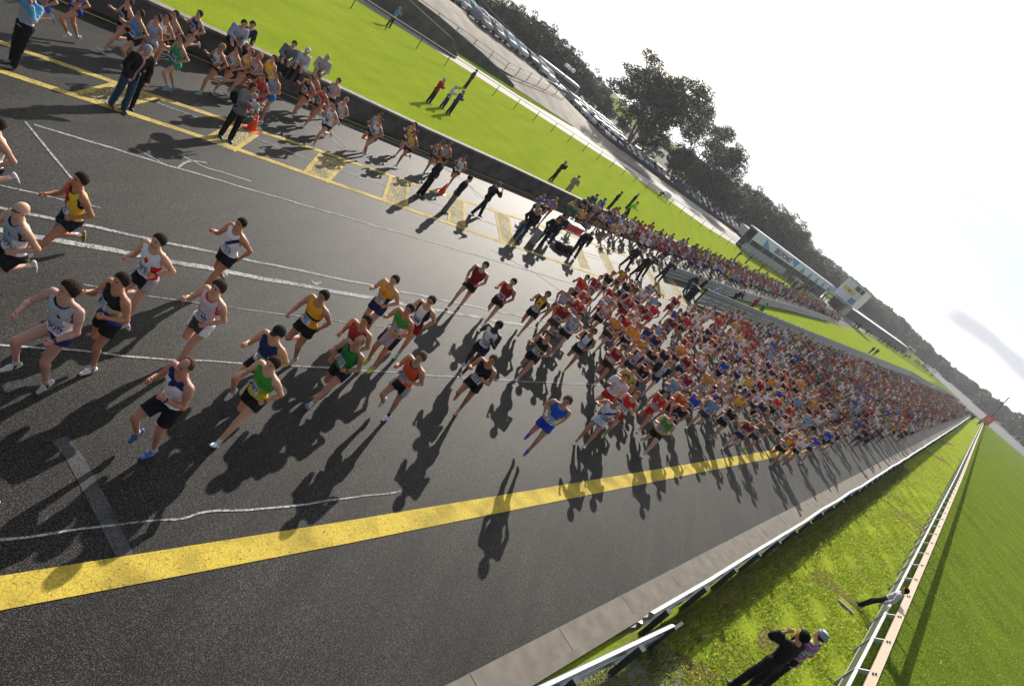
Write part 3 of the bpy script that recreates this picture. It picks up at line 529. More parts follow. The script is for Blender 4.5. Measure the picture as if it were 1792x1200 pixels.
# ================================================================== trees
LEAFD = attrmat('eucalypt_leaves', .6, .25, 0, 1, .15); BARK = flat('bark', (.12, .095, .075), .9, .2, var=.35, scale=3)
def leafquads(centres, radii, n_per, size, rr, flatz=.7, base=(.06, .075, .025)):
    V = []; Cc = []
    for c, r in zip(centres, radii):
        n = int(n_per*(r/1.3)**2); d = rr.normal(size=(n, 3)); d /= np.linalg.norm(d, axis=1)[:, None]; rad = r*(.55+.45*rr.rand(n))[:, None]
        p = c+d*rad*np.array([1, 1, flatz]); a = rr.normal(size=(n, 3)); a /= np.linalg.norm(a, axis=1)[:, None]; b = np.cross(a, rr.normal(size=(n, 3))); b /= np.linalg.norm(b, axis=1)[:, None]
        s = (size*(.6+.8*rr.rand(n)))[:, None]; V.append(np.stack([p-a*s*.5, p+b*s*.32, p+a*s*.5, p-b*s*.32], 1).reshape(-1, 3))
        tone = (.7+.6*rr.rand(n))[:, None]*(.8+.4*rr.rand())*np.array(base)*(1+.35*(rr.rand(n)[:, None]-.5)*np.array([1, .2, -.5])); Cc.append(np.repeat(tone, 4, axis=0))
    V = np.concatenate(V); return V, np.arange(len(V), dtype=np.int32).reshape(-1, 4), np.concatenate(Cc)
def tree_template(name, H, spread, seed, stems=3, lo=.35, n_per=110, leaf=.34, clumps=46, dense=False, base=(.024, .040, .012)):
    rr = np.random.RandomState(seed); mb = MB('xyz'); ends = []
    def limb(p, d, l, r, lev):
        q = p+d*l; mb.tube(tuple(p), tuple(q), r, r*.62, 7 if lev < 2 else 5)
        if lev >= 3: ends.append(q); return
        if lev >= 1: ends.append(q)
        for k in range(3 if lev < 2 else 2):
            nd = d+rr.normal(size=3)*(.42 if lev else .33); nd[2] = abs(nd[2])*.8+.15; nd /= np.linalg.norm(nd); limb(q, nd, l*(.62+.2*rr.rand()), r*.6, lev+1)
    for k in range(stems):
        a = 6.28*k/stems+rr.rand(); d = np.array([.25*math.cos(a), .25*math.sin(a), 1.]); d /= np.linalg.norm(d); limb(np.array([.12*math.cos(a), .12*math.sin(a), -.2]), d, H*.27, H*.017, 0)
    E_ = np.array(ends); E_[:, :2] *= spread/max(1e-3, np.abs(E_[:, :2]).max()); E_[:, 2] = lo*H+(E_[:, 2]-E_[:, 2].min())/(E_[:, 2].max()-E_[:, 2].min())*(H*.92-lo*H)
    idx = rr.choice(len(E_), min(clumps, len(E_)), replace=False); cen = E_[idx]+rr.normal(size=(len(idx), 3))*.4
    if dense:
        ex = rr.normal(size=(clumps, 3)); ex /= np.linalg.norm(ex, axis=1)[:, None]; ex = ex*np.array([spread*.72, spread*.72, H*.36])*(.5+.5*rr.rand(clumps, 1))+np.array([0, 0, H*.52]); cen = np.concatenate([cen, ex])
    rad = H*.086*(.7+.7*rr.rand(len(cen))); v, f, c = leafquads(cen, rad, n_per, leaf, rr, .7, base)
    return mesh_from(name+'_trunk', mb.v, mb.f, True, None, [BARK]), mesh_from(name+'_crown', v, f, False, c, [LEAFD]), H
TT = [tree_template('gum', 16, 8.0, 1, 4, .24, 210, .30, 130), tree_template('gum', 16, 8.4, 5, 3, .2, 210, .30, 130), tree_template('gum', 12, 4.8, 9, 3, .2, 110, .42, 54, True),
      tree_template('bush', 8, 4.6, 12, 4, .05, 120, .38, 50, True), tree_template('gum', 13, 5.0, 21, 2, .38, 100, .4, 60)]
def tree(k, t, s, h, label, rz=0., z=0., wide=1., group=None, cat='tree'):
    tm_, cm, H = TT[k]; r = empty('gum_tree' if k != 3 else 'bush', W(t, s, z)); sc = h/H; r.scale = (sc*wide, sc*wide, sc); r.rotation_euler.z = rz
    link('trunk', tm_, r); link('crown', cm, r); return setp(r, label, cat, group)
tree(0, 113.5, -73.8, 18.2, 'big spreading dark gum tree with several bare stems rising from beside the road', .6, 0, 1.18)
tree(3, 122, -75.5, 8, 'dense dark bush at the foot of the big gum tree, right of its stems', 1, 0, 1.1)
tree(1, 143, -76, 18.5, 'second big dark gum tree with layered crown right of the multi stemmed one', 2.4, 0, 1.16)
tree(3, 136, -74, 9, 'dense dark bush below the second big gum tree', 2.0, 0, 1.25)
tree(3, 149, -76, 8.5, 'dense dark bush at the right foot of the second big gum tree', 4.0, 0, 1.2)
SKY = [(700, -150), (830, -60), (860, -8), (905, 5), (940, 26), (975, 43), (995, 70), (1020, 104), (1040, 128), (1066, 156), (1090, 195), (1130, 232), (1200, 268), (1290, 318), (1320, 330), (1345, 342), (1365, 368), (1385, 375), (1405, 396), (1420, 436), (1450, 455), (1485, 482), (1510, 505), (1530, 520), (1545, 533), (1560, 545), (1580, 563), (1600, 585), (1640, 622), (1680, 655), (1720, 684), (1760, 712), (1800, 734), (1900, 815), (2200, 1080)]
def skyline_h(t, s, z0=0.):
    X, Y, _ = W(t, s)
    for z in np.arange(z0+2.5, 32, .25):
        p = np.array([X, Y, z-CAMH]); zz = p@_F; x = 896+FPX*(p@CR)/zz; y = 600-FPX*(p@CU)/zz
        if y < np.interp(x, [a for a, b in SKY], [b for a, b in SKY]): return z-z0
    return 8.
rr = np.random.RandomState(4); items = []
NM = ['rounded dense bush', 'bushy gum tree', 'open crowned gum tree']
for i in range(46):   # dark trees behind the car park
    row = i % 2; t = 62+(i//2)*3.9+rr.rand(); s = -99-rr.rand()*3-row*11; kd = [3, 2, 3, 4, 2][(i//2) % 5] if row == 0 else [4, 2, 4][(i//2) % 3]
    hh = skyline_h(t, s, terr(t, s))*{3: .82, 2: .98, 4: 1.15}[kd]*(.84+.2*rr.rand()); items.append((tree(kd, t, s, hh, '', rr.rand()*6, terr(t, s), 1.15), 'dark %s behind the car park' % NM[[3, 2, 4].index(kd)], math.hypot(t, s)))
for i in range(56):   # greyer trees beyond the second big gum
    row = i % 2; t = 150+(i//2)*4.6+rr.rand()*2; s = -73-rr.rand()*4-row*9; kd = [3, 2, 4, 2][(i//2) % 4] if row == 0 else [2, 4, 2][(i//2) % 3]
    items.append((tree(kd, t, s, skyline_h(t, s)*{3: .78, 2: .95, 4: 1.12}[kd]*(.84+.2*rr.rand()), '', rr.rand()*6, 0, 1.25), 'hazy %s behind the silver canopy' % NM[[3, 2, 4].index(kd)], math.hypot(t, s)))
for i in range(44):
    t = 285+(i//2)*9.5+rr.rand()*5; s = -72-rr.rand()*5-(i % 2)*11+max(0, t-400)*.08; kd = [3, 2, 2, 4][i % 4]
    items.append((tree(kd, t, s, skyline_h(t, s)*{3: .8, 2: .95, 4: 1.02}[kd]*(.9+.12*rr.rand()), '', rr.rand()*6, 0, 1.6), 'distant hazy %s beyond the pit garages' % NM[[3, 2, 4].index(kd)], math.hypot(t, s)))
single_out(items, 'nearest of its kind')
for o, l, k in items: o['group'] = 'trees standing in a row behind the buildings and cars'
# far wood closing the view
V, F_, C_ = [], [], []; cen = []; rad = []
for i in range(620):
    t = 500+rr.rand()*260; s = -110+rr.rand()*520; 
    if i > 430: t = 520+rr.rand()*500; s = -100-rr.rand()*150
    h = min(24, skyline_h(t, s)*(.72+.3*rr.rand()))
    for k in range(4): cen.append(np.array(W(t+rr.normal()*3, s+rr.normal()*3, h*(.35+.17*k)))); rad.append(3.2+rr.rand()*2)
v, f, c = leafquads(cen, rad, 14, 2.6, rr, .8, (.06, .07, .035)); setp(link('far_wood', mesh_from('far_wood', v, f, False, c, [LEAFD])), 'distant wood closing the view behind the race course', None, None, 'stuff')
items = []
for i, (t, s, h) in enumerate([(330, 42, 2.4), (336, 60, 2.2), (338, 70, 2.8), (345, 95, 2.4), (333, 50, 1.8), (340, 82, 2)]):
    items.append((tree(3, t, s, h, '', i, 0, 1.6, 'low shrubs along the far side of the race course', 'shrub'), 'low dark shrub along the far road of the race course', s))
single_out(items, 'from the red sign')
# ================================================================== cars
def car_template():
    w = .86; prof = [(-2.15, .35), (-2.2, .62), (-2.05, .88), (-1.35, .95), (-.75, 1.38), (.75, 1.42), (1.45, .98), (2.05, .92), (2.2, .65), (2.15, .35)]
    mb = MB('xyz'); vs = []
    for sd, k in ((-1, 1), (1, 1)):
        for (x, z) in prof: vs.append((x, sd*w*(1 if z < 1 else .78), z))
    n = len(prof); fs = [(i, i+1, n+i+1, n+i) for i in range(n-1)]+[(n-1, 0, n, 2*n-1)]+[tuple(range(n))[::-1], tuple(range(n, 2*n))]; mb.add(vs, fs)
    body = mesh_from('body', mb.v, mb.f, False, np.ones((len(mb.v), 3)), [CARP])
    mb = MB('xyz'); e = .012
    for sd in (-1, 1): mb.add([(-1.2, sd*(w*.955+e), 1.0), (1.3, sd*(w*.955+e), 1.02), (.7, sd*(w*.80+e), 1.34), (-.72, sd*(w*.80+e), 1.31)], [(0, 1, 2, 3), (3, 2, 1, 0)])
    mb.add([(-1.32-e, -.72, 1.0), (-1.32-e, .72, 1.0), (-.80-e, .6, 1.36), (-.80-e, -.6, 1.36)], [(0, 1, 2, 3)]); mb.add([(1.41+e, -.72, 1.03), (1.41+e, .72, 1.03), (.80+e, .6, 1.4), (.80+e, -.6, 1.4)], [(3, 2, 1, 0)])
    win = mesh_from('window', mb.v, mb.f, False, None, [GLASS])
    mb = MB('xyz'); mb.tube((0, -.1, 0), (0, .1, 0), .31, .31, 14); wh = mesh_from('wheel', mb.v, mb.f, False, None, [BLACKM])
    mb = MB('xyz'); mb.box(-2.22, -2.1, -.16, .16, .62, .78); hl = mesh_from('headlight', mb.v, mb.f, False, None, [WHITEP]); return body, win, wh, hl
CARP = attrmat('car_paint', .25, .6); cb, cw, cwh, chl = car_template()
def car(t, s, z, rz, c):
    o = empty('parked_car', W(t, s, z)); o.rotation_euler.z = rz; b = link('body', cb, o); b.color = tuple(c)+(1,); link('window', cw, o)
    for x in (-1.35, 1.35):
        for y in (-.8, .8): link('wheel', cwh, o, (x, y, .31))
    for y in (-.6, .6): link('headlight', chl, o, (0, y, 0))
    return o
CC = [('white', (.45, .45, .45)), ('silver', (.2, .21, .225)), ('dark blue', (.03, .06, .18)), ('black', (.02, .02, .022)), ('red', (.35, .02, .02)), ('pale blue', (.18, .3, .4)), ('grey', (.16, .17, .18)), ('teal', (.02, .15, .17))]
items = []; rr = np.random.RandomState(11)
for row in range(4):
    s0 = -71.5-row*6.2
    for k in range(26):
        t = 55+k*2.75+row*.9
        if rr.rand() < .06 or (t < 62 and row == 0): continue
        if 81.5 < t < 86.5 and row == 0: continue
        n, c = CC[rr.choice(8, p=[.38, .28, .08, .07, .03, .08, .05, .03])]; s = s0+rr.normal()*.12
        items.append((car(t, s, terr(t, s)+.02, R_(-30)+(math.pi if row % 2 else 0)+rr.normal()*.02, c), '%s car in the %s row of the car park' % (n, ['first', 'second', 'third', 'back'][row]), t))
for k in range(16):
    t = 133+k*3.1; s = -69.5+k*.35; n, c = CC[rr.choice(8)]
    items.append((car(t, s, .02, R_(-30), c), '%s car parked beneath the gum trees past the bend' % n, t))
single_out(items, 'nearest alike')
for o, l, k in items: o['category'] = 'car'; o['group'] = 'cars parked in rows'
bs = empty('minibus', W(158, -60.5)); mb = MB(); mb.box(154, 162, -61.7, -59.4, .4, 2.6); mb.build('body', [WHITEP], bs)
for k in range(5): mb = MB(); mb.box(154.4+k*1.5, 155.6+k*1.5, -59.397, -59.37, 1.4, 2.2); mb.build('window', [GLASS], bs)
for k in (155.5, 160.5): mb = MB(); mb.tube((k, -59.6, .45), (k, -59.35, .45), .44, .44, 12); mb.build('wheel', [BLACKM], bs)
setp(bs, 'long white minibus parked by the road under the trees', 'minibus')
bs = empty('coach', W(103, -88)); z_ = terr(100, -88); mb = MB(); mb.box(95, 107, -89.2, -86.8, z_+.5, z_+3.3); mb.build('body', [flat('coach_silver', (.45, .5, .58), .3, .5, .3)], bs)
mb = MB(); mb.box(95.4, 106.6, -86.797, -86.77, z_+1.8, z_+2.8); mb.build('window', [GLASS], bs)
for k in (97, 105): mb = MB(); mb.tube((k, -87, z_+.5), (k, -86.75, z_+.5), .5, .5, 12); mb.build('wheel', [BLACKM], bs)
setp(bs, 'long silver coach with a dark window band parked behind the cars', 'coach')
# ================================================================== figures: one smooth surface per body, grown from bones
def nrm(a): a = np.asarray(a, float); return a/(np.linalg.norm(a)+1e-9)
class SDF:
    def __init__(s, h, k=.02): s.h = h; s.k = k; s.pr = []; s.cuts = []
    def cone(s, a, b, ra, rb, n=None, q=1., k=None): s.pr.append(('c', np.array(a, float), np.array(b, float), ra, rb, n, q, s.k if k is None else k)); return s
    def ell(s, c, r, R, k=None): s.pr.append(('e', np.array(c, float), np.array(r, float), np.array(R, float), s.k if k is None else k)); return s
    def cut(s, fn): s.cuts.append(fn); return s
    def run(s, infl=0., noise=0., nf=1.):
        h = s.h; lo = np.full(3, 1e9); hi = np.full(3, -1e9); bb = []
        for p in s.pr:
            if p[0] == 'c': m = max(p[3], p[4])*max(1, p[6])+infl; a = np.minimum(p[1], p[2])-m; b = np.maximum(p[1], p[2])+m
            else: m = p[2].max()+infl; a = p[1]-m; b = p[1]+m
            bb.append((a, b)); lo = np.minimum(lo, a); hi = np.maximum(hi, b)
        lo -= 3*h; n = np.ceil((hi-lo)/h).astype(int)+4; Fd = np.full(n, .2, dtype=np.float32)
        ax = [lo[i]+h*np.arange(n[i]) for i in range(3)]
        for p, (a, b) in zip(s.pr, bb):
            k = p[-1]; pad = max(k, .01)+2.5*h; i0 = np.maximum(0, ((a-pad-lo)/h).astype(int)); i1 = np.minimum(n, ((b+pad-lo)/h).astype(int)+2)
            X = ax[0][i0[0]:i1[0]][:, None, None]; Y = ax[1][i0[1]:i1[1]][None, :, None]; Z = ax[2][i0[2]:i1[2]][None, None, :]
            if p[0] == 'c':
                A, B = p[1], p[2]; ab = B-A; x, y, z = X-A[0], Y-A[1], Z-A[2]
                if p[5] is not None:
                    nn = np.asarray(p[5]); g = (1/p[6]-1); dn = (x*nn[0]+y*nn[1]+z*nn[2])*g; x = x+dn*nn[0]; y = y+dn*nn[1]; z = z+dn*nn[2]; ab = ab+nn*(ab@nn)*g
                t = np.clip((x*ab[0]+y*ab[1]+z*ab[2])/(ab@ab+1e-9), 0, 1); d = np.sqrt((x-t*ab[0])**2+(y-t*ab[1])**2+(z-t*ab[2])**2)-(p[3]+(p[4]-p[3])*t)
                if p[5] is not None and p[6] < 1: d = d*(.5+.5*p[6])
            else:
                c, r, R = p[1:4]; x, y, z = X-c[0], Y-c[1], Z-c[2]; u = [(x*R[i][0]+y*R[i][1]+z*R[i][2])/r[i] for i in range(3)]
                k0 = np.sqrt(u[0]**2+u[1]**2+u[2]**2)+1e-6; k1 = np.sqrt((u[0]/r[0])**2+(u[1]/r[1])**2+(u[2]/r[2])**2)+1e-6; d = k0*(k0-1)/k1
            sub = Fd[i0[0]:i1[0], i0[1]:i1[1], i0[2]:i1[2]]; hh = np.clip(.5+.5*(sub-d)/k, 0, 1) if k > 0 else (sub > d)*1.
            Fd[i0[0]:i1[0], i0[1]:i1[1], i0[2]:i1[2]] = sub+(d-sub)*hh-k*hh*(1-hh)
        Fd -= infl
        G = (ax[0][:, None, None], ax[1][None, :, None], ax[2][None, None, :])
        if noise: Fd += noise*(np.sin(nf*(G[0]*41+G[2]*17))*np.sin(nf*(G[1]*37-G[2]*23))+.7*np.sin(nf*(G[0]*71+G[1]*53))*np.sin(nf*G[2]*64)).astype(np.float32)
        for c in s.cuts: Fd = np.maximum(Fd, c(G).astype(np.float32))
        return nets(Fd, lo, h)
OFF = [(i, j, k) for i in (0, 1) for j in (0, 1) for k in (0, 1)]
EDG = [(a, b) for a in range(8) for b in range(a+1, 8) if bin(a ^ b).count('1') == 1]
def nets(Fd, lo, h):
    S = Fd < 0; n = S.shape; c0 = [slice(0, m-1) for m in n]; cnt = np.zeros([m-1 for m in n], dtype=np.int8)
    for o in OFF: cnt += S[o[0]:n[0]-1+o[0], o[1]:n[1]-1+o[1], o[2]:n[2]-1+o[2]]
    I = np.argwhere((cnt > 0) & (cnt < 8)); vid = np.full(cnt.shape, -1, dtype=np.int32); vid[I[:, 0], I[:, 1], I[:, 2]] = np.arange(len(I))
    vals = np.stack([Fd[I[:, 0]+o[0], I[:, 1]+o[1], I[:, 2]+o[2]] for o in OFF], 1); P = np.zeros((len(I), 3)); N = np.zeros(len(I)); OF = np.array(OFF, float)
    for a, b in EDG:
        va, vb = vals[:, a], vals[:, b]; m = (va < 0) != (vb < 0); t = np.where(m, va/(va-vb+1e-12), 0)[:, None]; P += np.where(m[:, None], OF[a]+(OF[b]-OF[a])*t, 0); N += m
    V = lo+h*(I+P/N[:, None]); Fc = []
    for ax in range(3):
        u, w = [(1, 2), (2, 0), (0, 1)][ax]; s0 = [slice(None)]*3; s1 = [slice(None)]*3; s0[ax] = slice(0, -1); s1[ax] = slice(1, None)
        D = S[tuple(s0)] != S[tuple(s1)]; J = np.argwhere(D); J = J[(J[:, u] > 0) & (J[:, w] > 0) & (J[:, u] < n[u]-1) & (J[:, w] < n[w]-1)]
        if not len(J): continue
        inside = S[J[:, 0], J[:, 1], J[:, 2]]; q = []
        for du, dw in ((0, 0), (1, 0), (1, 1), (0, 1)):
            K = J.copy(); K[:, u] -= du; K[:, w] -= dw; q.append(vid[K[:, 0], K[:, 1], K[:, 2]])
        q = np.stack(q, 1); q[inside] = q[inside]; q[~inside] = q[~inside][:, ::-1]; Fc.append(q)
    Fc = np.concatenate(Fc); Fc = Fc[(Fc >= 0).all(1)]; return V, Fc
def dotG(G, c, n): return (G[0]-c[0])*n[0]+(G[1]-c[1])*n[1]+(G[2]-c[2])*n[2]
def distG(G, c): return np.sqrt((G[0]-c[0])**2+(G[1]-c[1])**2+(G[2]-c[2])**2)
RUN = dict(lean=9, twist=0, hyaw=0, hpitch=0, air=0.)
POSES = {  # hip flexion / knee flexion left, right; ankle; arm flex, elbow, abduction
 'A': dict(hl=48, kl=88, al=-5, hr=-22, kr=14, ar=30, sl=-38, el=88, sr=26, er=95, twist=-12),
 'B': dict(hl=34, kl=16, al=-8, hr=-6, kr=98, ar=20, sl=-32, el=80, sr=30, er=90, twist=-10),
 'C': dict(hl=8, kl=22, al=-12, hr=18, kr=102, ar=10, sl=-14, el=95, sr=14, er=95, twist=-3),
 'D': dict(hl=36, kl=38, al=0, hr=-26, kr=62, ar=35, sl=-40, el=78, sr=32, er=92, twist=-12, air=.07),
 'E': dict(hl=-14, kl=30, al=25, hr=42, kr=100, ar=0, sl=24, el=95, sr=-36, er=85, twist=10, air=.03),
 'STAND': dict(hl=2, kl=2, al=0, hr=-2, kr=2, ar=0, sl=2, el=14, sr=-2, er=18, ab=10, lean=2),
 'POCK': dict(hl=3, kl=3, al=0, hr=-3, kr=3, ar=0, sl=-8, el=42, sr=-8, er=42, ab=18, lean=1, inw=.45),
 'FOLD': dict(hl=3, kl=3, al=0, hr=-3, kr=3, ar=0, sl=22, el=105, sr=22, er=105, ab=14, lean=3, inw=.75),
 'PHONE': dict(hl=8, kl=2, al=0, hr=-8, kr=4, ar=0, sl=-10, el=35, sr=70, er=140, ab=34, lean=2, inw=-.1),
 'CAM': dict(hl=5, kl=4, al=0, hr=-5, kr=4, ar=0, sl=48, el=125, sr=48, er=125, ab=24, lean=3, inw=.42),
 'SIT': dict(hl=86, kl=80, al=0, hr=80, kr=72, ar=0, sl=28, el=62, sr=34, er=70, ab=10, lean=22, inw=.4),
 'SQUAT': dict(hl=105, kl=128, al=-20, hr=60, kr=130, ar=30, sl=60, el=60, sr=55, er=80, ab=12, lean=34, inw=.5),
 'LEAN': dict(hl=22, kl=6, al=0, hr=14, kr=8, ar=0, sl=50, el=60, sr=44, er=70, ab=16, lean=24, inw=.3),
 'BACK': dict(hl=28, kl=10, al=0, hr=20, kr=24, ar=0, sl=-20, el=30, sr=-24, er=30, ab=20, lean=-8, inw=.1)}
def mirror(p):
    q = dict(p)
    for a, b in (('hl', 'hr'), ('kl', 'kr'), ('al', 'ar'), ('sl', 'sr'), ('el', 'er')): q[a], q[b] = p[b], p[a]
    q['twist'] = -p.get('twist', 0); return q
def getpose(spec):
    p = dict(RUN)
    key = spec.get('pose', 'A'); m = key.endswith('m'); base = POSES[key[:-1] if m else key]; p.update(mirror(base) if m else base); p.update(spec.get('mod', {})); return p
def mixp(pts, cfn): return np.array(cfn(pts))
def figure(spec, h=.02):
    """returns {part: (verts, faces, colours)} with the feet at z = 0, facing +y"""
    p = getpose(spec); fem = spec.get('fem', False); d2r = math.radians; fat = spec.get('fat', 1.)
    sh = .168 if fem else .203; hipw = .092 if fem else .088; K = .022; out = {}; fine = h < .013
    ln = d2r(p['lean']); tw = d2r(p.get('twist', 0)); side = d2r(p.get('side', 0))
    U = nrm([math.sin(side), math.sin(ln), math.cos(ln)]); Rr = nrm(np.array([math.cos(tw), math.sin(tw), 0.])-U*(np.array([math.cos(tw), math.sin(tw), 0.])@U)); Ff = np.cross(U, Rr)
    P0 = np.zeros(3); pr = np.array([1., 0, 0]); pf = np.array([0, 1., 0]); pu = np.array([0, 0, 1.])
    J = {}
    for sd, s in (('l', -1), ('r', 1)):
        hip = P0+pr*s*hipw+pu*-.02; a = d2r(p['h'+sd]); k = d2r(p['k'+sd]); sp = p.get('spread', .05)
        th = nrm(pr*s*sp+pf*math.sin(a)-pu*math.cos(a)); kn = hip+th*.435; b = a-k; shk = nrm(pr*s*sp*.3+pf*math.sin(b)-pu*math.cos(b)); an = kn+shk*.43
        fa = b-d2r(p['a'+sd]); fd = nrm(pf*math.cos(fa)+pu*math.sin(fa)); fdn = nrm(np.cross(fd, pr)); fdn = fdn if fdn@shk > 0 else -fdn
        J[sd] = dict(hip=hip, th=th, kn=kn, sk=shk, an=an, fd=fd, dn=fdn)
        shd = P0+U*.475+Rr*s*sh; fl = d2r(p['s'+sd]); e = d2r(p['e'+sd]); ab = d2r(p.get('ab'+sd, p.get('ab', 13))); inw = p.get('inw'+sd, p.get('inw', .32))
        ua = nrm(Rr*s*math.sin(ab)+(Ff*math.sin(fl)-U*math.cos(fl))*math.cos(ab)); eb = shd+ua*.285; fa_ = nrm(Ff*math.sin(fl+e)-U*math.cos(fl+e)-Rr*s*inw); wr = eb+fa_*.245
        J[sd].update(sh=shd, ua=ua, eb=eb, fa=fa_, wr=wr)
    hy = d2r(p.get('hyaw', 0)); hp = d2r(p.get('hpitch', 0)); Hr = np.array([math.cos(hy), math.sin(hy), 0.]); Hf0 = np.array([-math.sin(hy), math.cos(hy), 0.]); Hf = nrm(Hf0*math.cos(hp)+pu*math.sin(hp)); Hu = np.cross(Hr, Hf)
    nb = P0+U*.50; nt_ = nb+nrm(U+.25*Ff)*.075; HC = nt_+Hu*.108+Hf*.018; HS = 1.07
    AX = np.array([Rr, Ff, U]); HA = np.array([Hr, Hf, Hu])
    def torso(S, w=1., e=0.):
        if fem: w = w*.92
        S.cone(P0-pr*.055-pu*.01, P0+pr*.055-pu*.01, (.108 if fem else .102)*fat+e, (.108 if fem else .102)*fat+e, pf, .92)
        S.cone(P0+U*.06, P0+U*.22, .108*fat*w+e, .116*fat*w+e, Ff, .84); S.cone(P0+U*.26-Rr*.045, P0+U*.26+Rr*.045, .113*w+e, .113*w+e, Ff, .88, .04)
        S.cone(P0+U*.36-Rr*.06, P0+U*.36+Rr*.065, .118*w+e, .118*w+e, Ff, .86, .04); S.cone(P0+U*.455-Rr*(sh-.05), P0+U*.455+Rr*(sh-.05), .058+e, .058+e, None, 1., .045)
        if fem:
            for s in (-1, 1): S.ell(P0+U*.345+Rr*s*.065+Ff*.075, (.052+e, .045+e, .05+e), AX, .03)
        else:
            for s in (-1, 1): S.ell(P0+U*.385+Rr*s*.07+Ff*.06, (.07+e, .045+e, .055+e), AX, .03)
        return S
    Bd = torso(SDF(h, K))
    Bd.cone(nb-U*.04, nt_+Hu*.03, .058, .05, None, 1, .03)
    for s in (-1, 1): Bd.cone(nb+U*.02, P0+U*.475+Rr*s*(sh-.04), .04, .045, None, 1, .05)
    Bd.ell(HC+Hu*.02-Hf*.012, (0.0792, 0.0995, 0.0984), HA, .02); Bd.ell(HC+Hf*.028-Hu*.035, (0.0621, 0.0663, 0.0835), HA, .02); Bd.ell(HC+Hf*.052-Hu*.088, (0.0342, 0.0364, 0.0278), HA, .02)
    if fine:
        Bd.cone(HC+Hf*.088+Hu*.012, HC+Hf*.108-Hu*.022, .009, .014, None, 1, .008); Bd.cone(HC+Hf*.080+Hu*.025-Hr*.028, HC+Hf*.080+Hu*.025+Hr*.028, .011, .011, None, 1, .012); Bd.cone(HC+Hf*.082-Hu*.055-Hr*.014, HC+Hf*.082-Hu*.055+Hr*.014, .010, .010, None, 1, .008)
        for s in (-1, 1): Bd.ell(HC+Hr*s*.076-Hu*.012-Hf*.004, (.012, .022, .032), HA, .008)
    long_ = spec.get('bottom', 'shorts') in ('trousers', 'jeans')
    for sd, s in (('l', -1), ('r', 1)):
        j = J[sd]
        Bd.cone(j['sh'], j['sh']+j['ua']*.1, .058 if not fem else .045, .055 if not fem else .042, None, 1, .035); Bd.cone(j['sh']+j['ua']*.06, j['eb'], .051 if not fem else .040, .040 if not fem else .033)
        Bd.cone(j['eb'], j['eb']+j['fa']*.09, .040, .042, None, 1, .015); Bd.cone(j['eb']+j['fa']*.08, j['wr'], .041 if not fem else .033, .027)
        # hand: palm, four curled fingers of different length, thumb from the side of the palm
        fx = j['fa']; side_ = nrm(np.cross(fx, j['ua'])); palmn = nrm(np.cross(side_, fx)); palm0 = j['wr']+fx*.012; 
        ac = nrm(Rr*s*-.2+U*.9+Ff*.1); ac = nrm(ac-fx*(ac@fx)); inn = nrm(np.cross(ac, fx))*(1 if (np.cross(ac, fx)@(-Rr*s)) > 0 else -1)
        Bd.cone(palm0+fx*.01, palm0+fx*.07, .030, .036, inn, .5, .01)
        if fine:
            cu = p.get('curl', 1.)
            for i, (o_, l1, l2) in enumerate(((.028, .036, .03), (.010, .042, .034), (-.009, .038, .03), (-.027, .028, .024))):
                a0 = palm0+fx*(.078-.006*abs(i-1))+ac*o_; d1 = nrm(fx*(1-.45*cu)+inn*(.75*cu+.1)+ac*.06*(1.5-i)); a1 = a0+d1*l1; d2 = nrm(inn*(.5+.3*cu)+fx*(.8-1.5*cu)); a2 = a1+d2*l2
                Bd.cone(a0, a1, .0105, .0095, None, 1, .005); Bd.cone(a1, a2, .0095, .0085, None, 1, .003)
            b0 = palm0+fx*.025+ac*.028; b1 = b0+nrm(fx*.5+ac*.7+inn*.5)*.034; Bd.cone(b0, b1, .013, .011, None, 1, .008); Bd.cone(b1, b1+nrm(fx*.8+inn*.5-ac*.2)*.028, .011, .009, None, 1, .004)
        else: Bd.ell(palm0+fx*.075+inn*.012, (.034, .034, .034), HA, .012)
        # legs
        Bd.cone(j['hip']+j['th']*.02, j['kn']-j['th']*.03, .093*fat if not fem else .088, .057 if not fem else .052, None, 1, .03); Bd.ell(j['hip']-pf*.045-pu*.02, (.075, .07, .085), np.eye(3), .03)
        bk = nrm(np.cross(j['sk'], pr)); bk = bk if bk@pf < 0 else -bk; bk = -j['fd'] if abs(bk@j['sk']) > .9 else bk
        Bd.cone(j['kn'], j['kn']+j['sk']*.06, .053, .049, None, 1, .02); Bd.cone(j['kn']+j['sk']*.04, j['an'], .050, .032); kb = nrm(-j['fd']+j['sk']*(j['fd']@j['sk'])); Bd.cone(j['kn']+j['sk']*.08+kb*.018, j['kn']+j['sk']*.20+kb*.012, .047, .033, None, 1, .02)
        Bd.cone(j['an'], j['an']+j['dn']*.035-j['fd']*.03, .030, .028); Bd.cone(j['an']+j['dn']*.045-j['fd']*.02, j['an']+j['dn']*.055+j['fd']*.13, .026, .018)
    skin = np.array(spec.get('skin', (.40, .21, .14)), float); v, f = Bd.run(); 
    c = np.tile(skin, (len(v), 1)); c *= (1+.06*np.sin(v[:, :1]*31+v[:, 2:]*17))
    for s_, sd in ((-1, 'l'), (1, 'r')):   # ruddier knees, elbows, hands
        for q, r in ((J[sd]['kn'], .07), (J[sd]['eb'], .05), (J[sd]['wr']+J[sd]['fa']*.06, .07)): w_ = np.exp(-(np.linalg.norm(v-q, axis=1)/r)**2)[:, None]; c *= 1+w_*(np.array([1.12, .9, .86])-1)
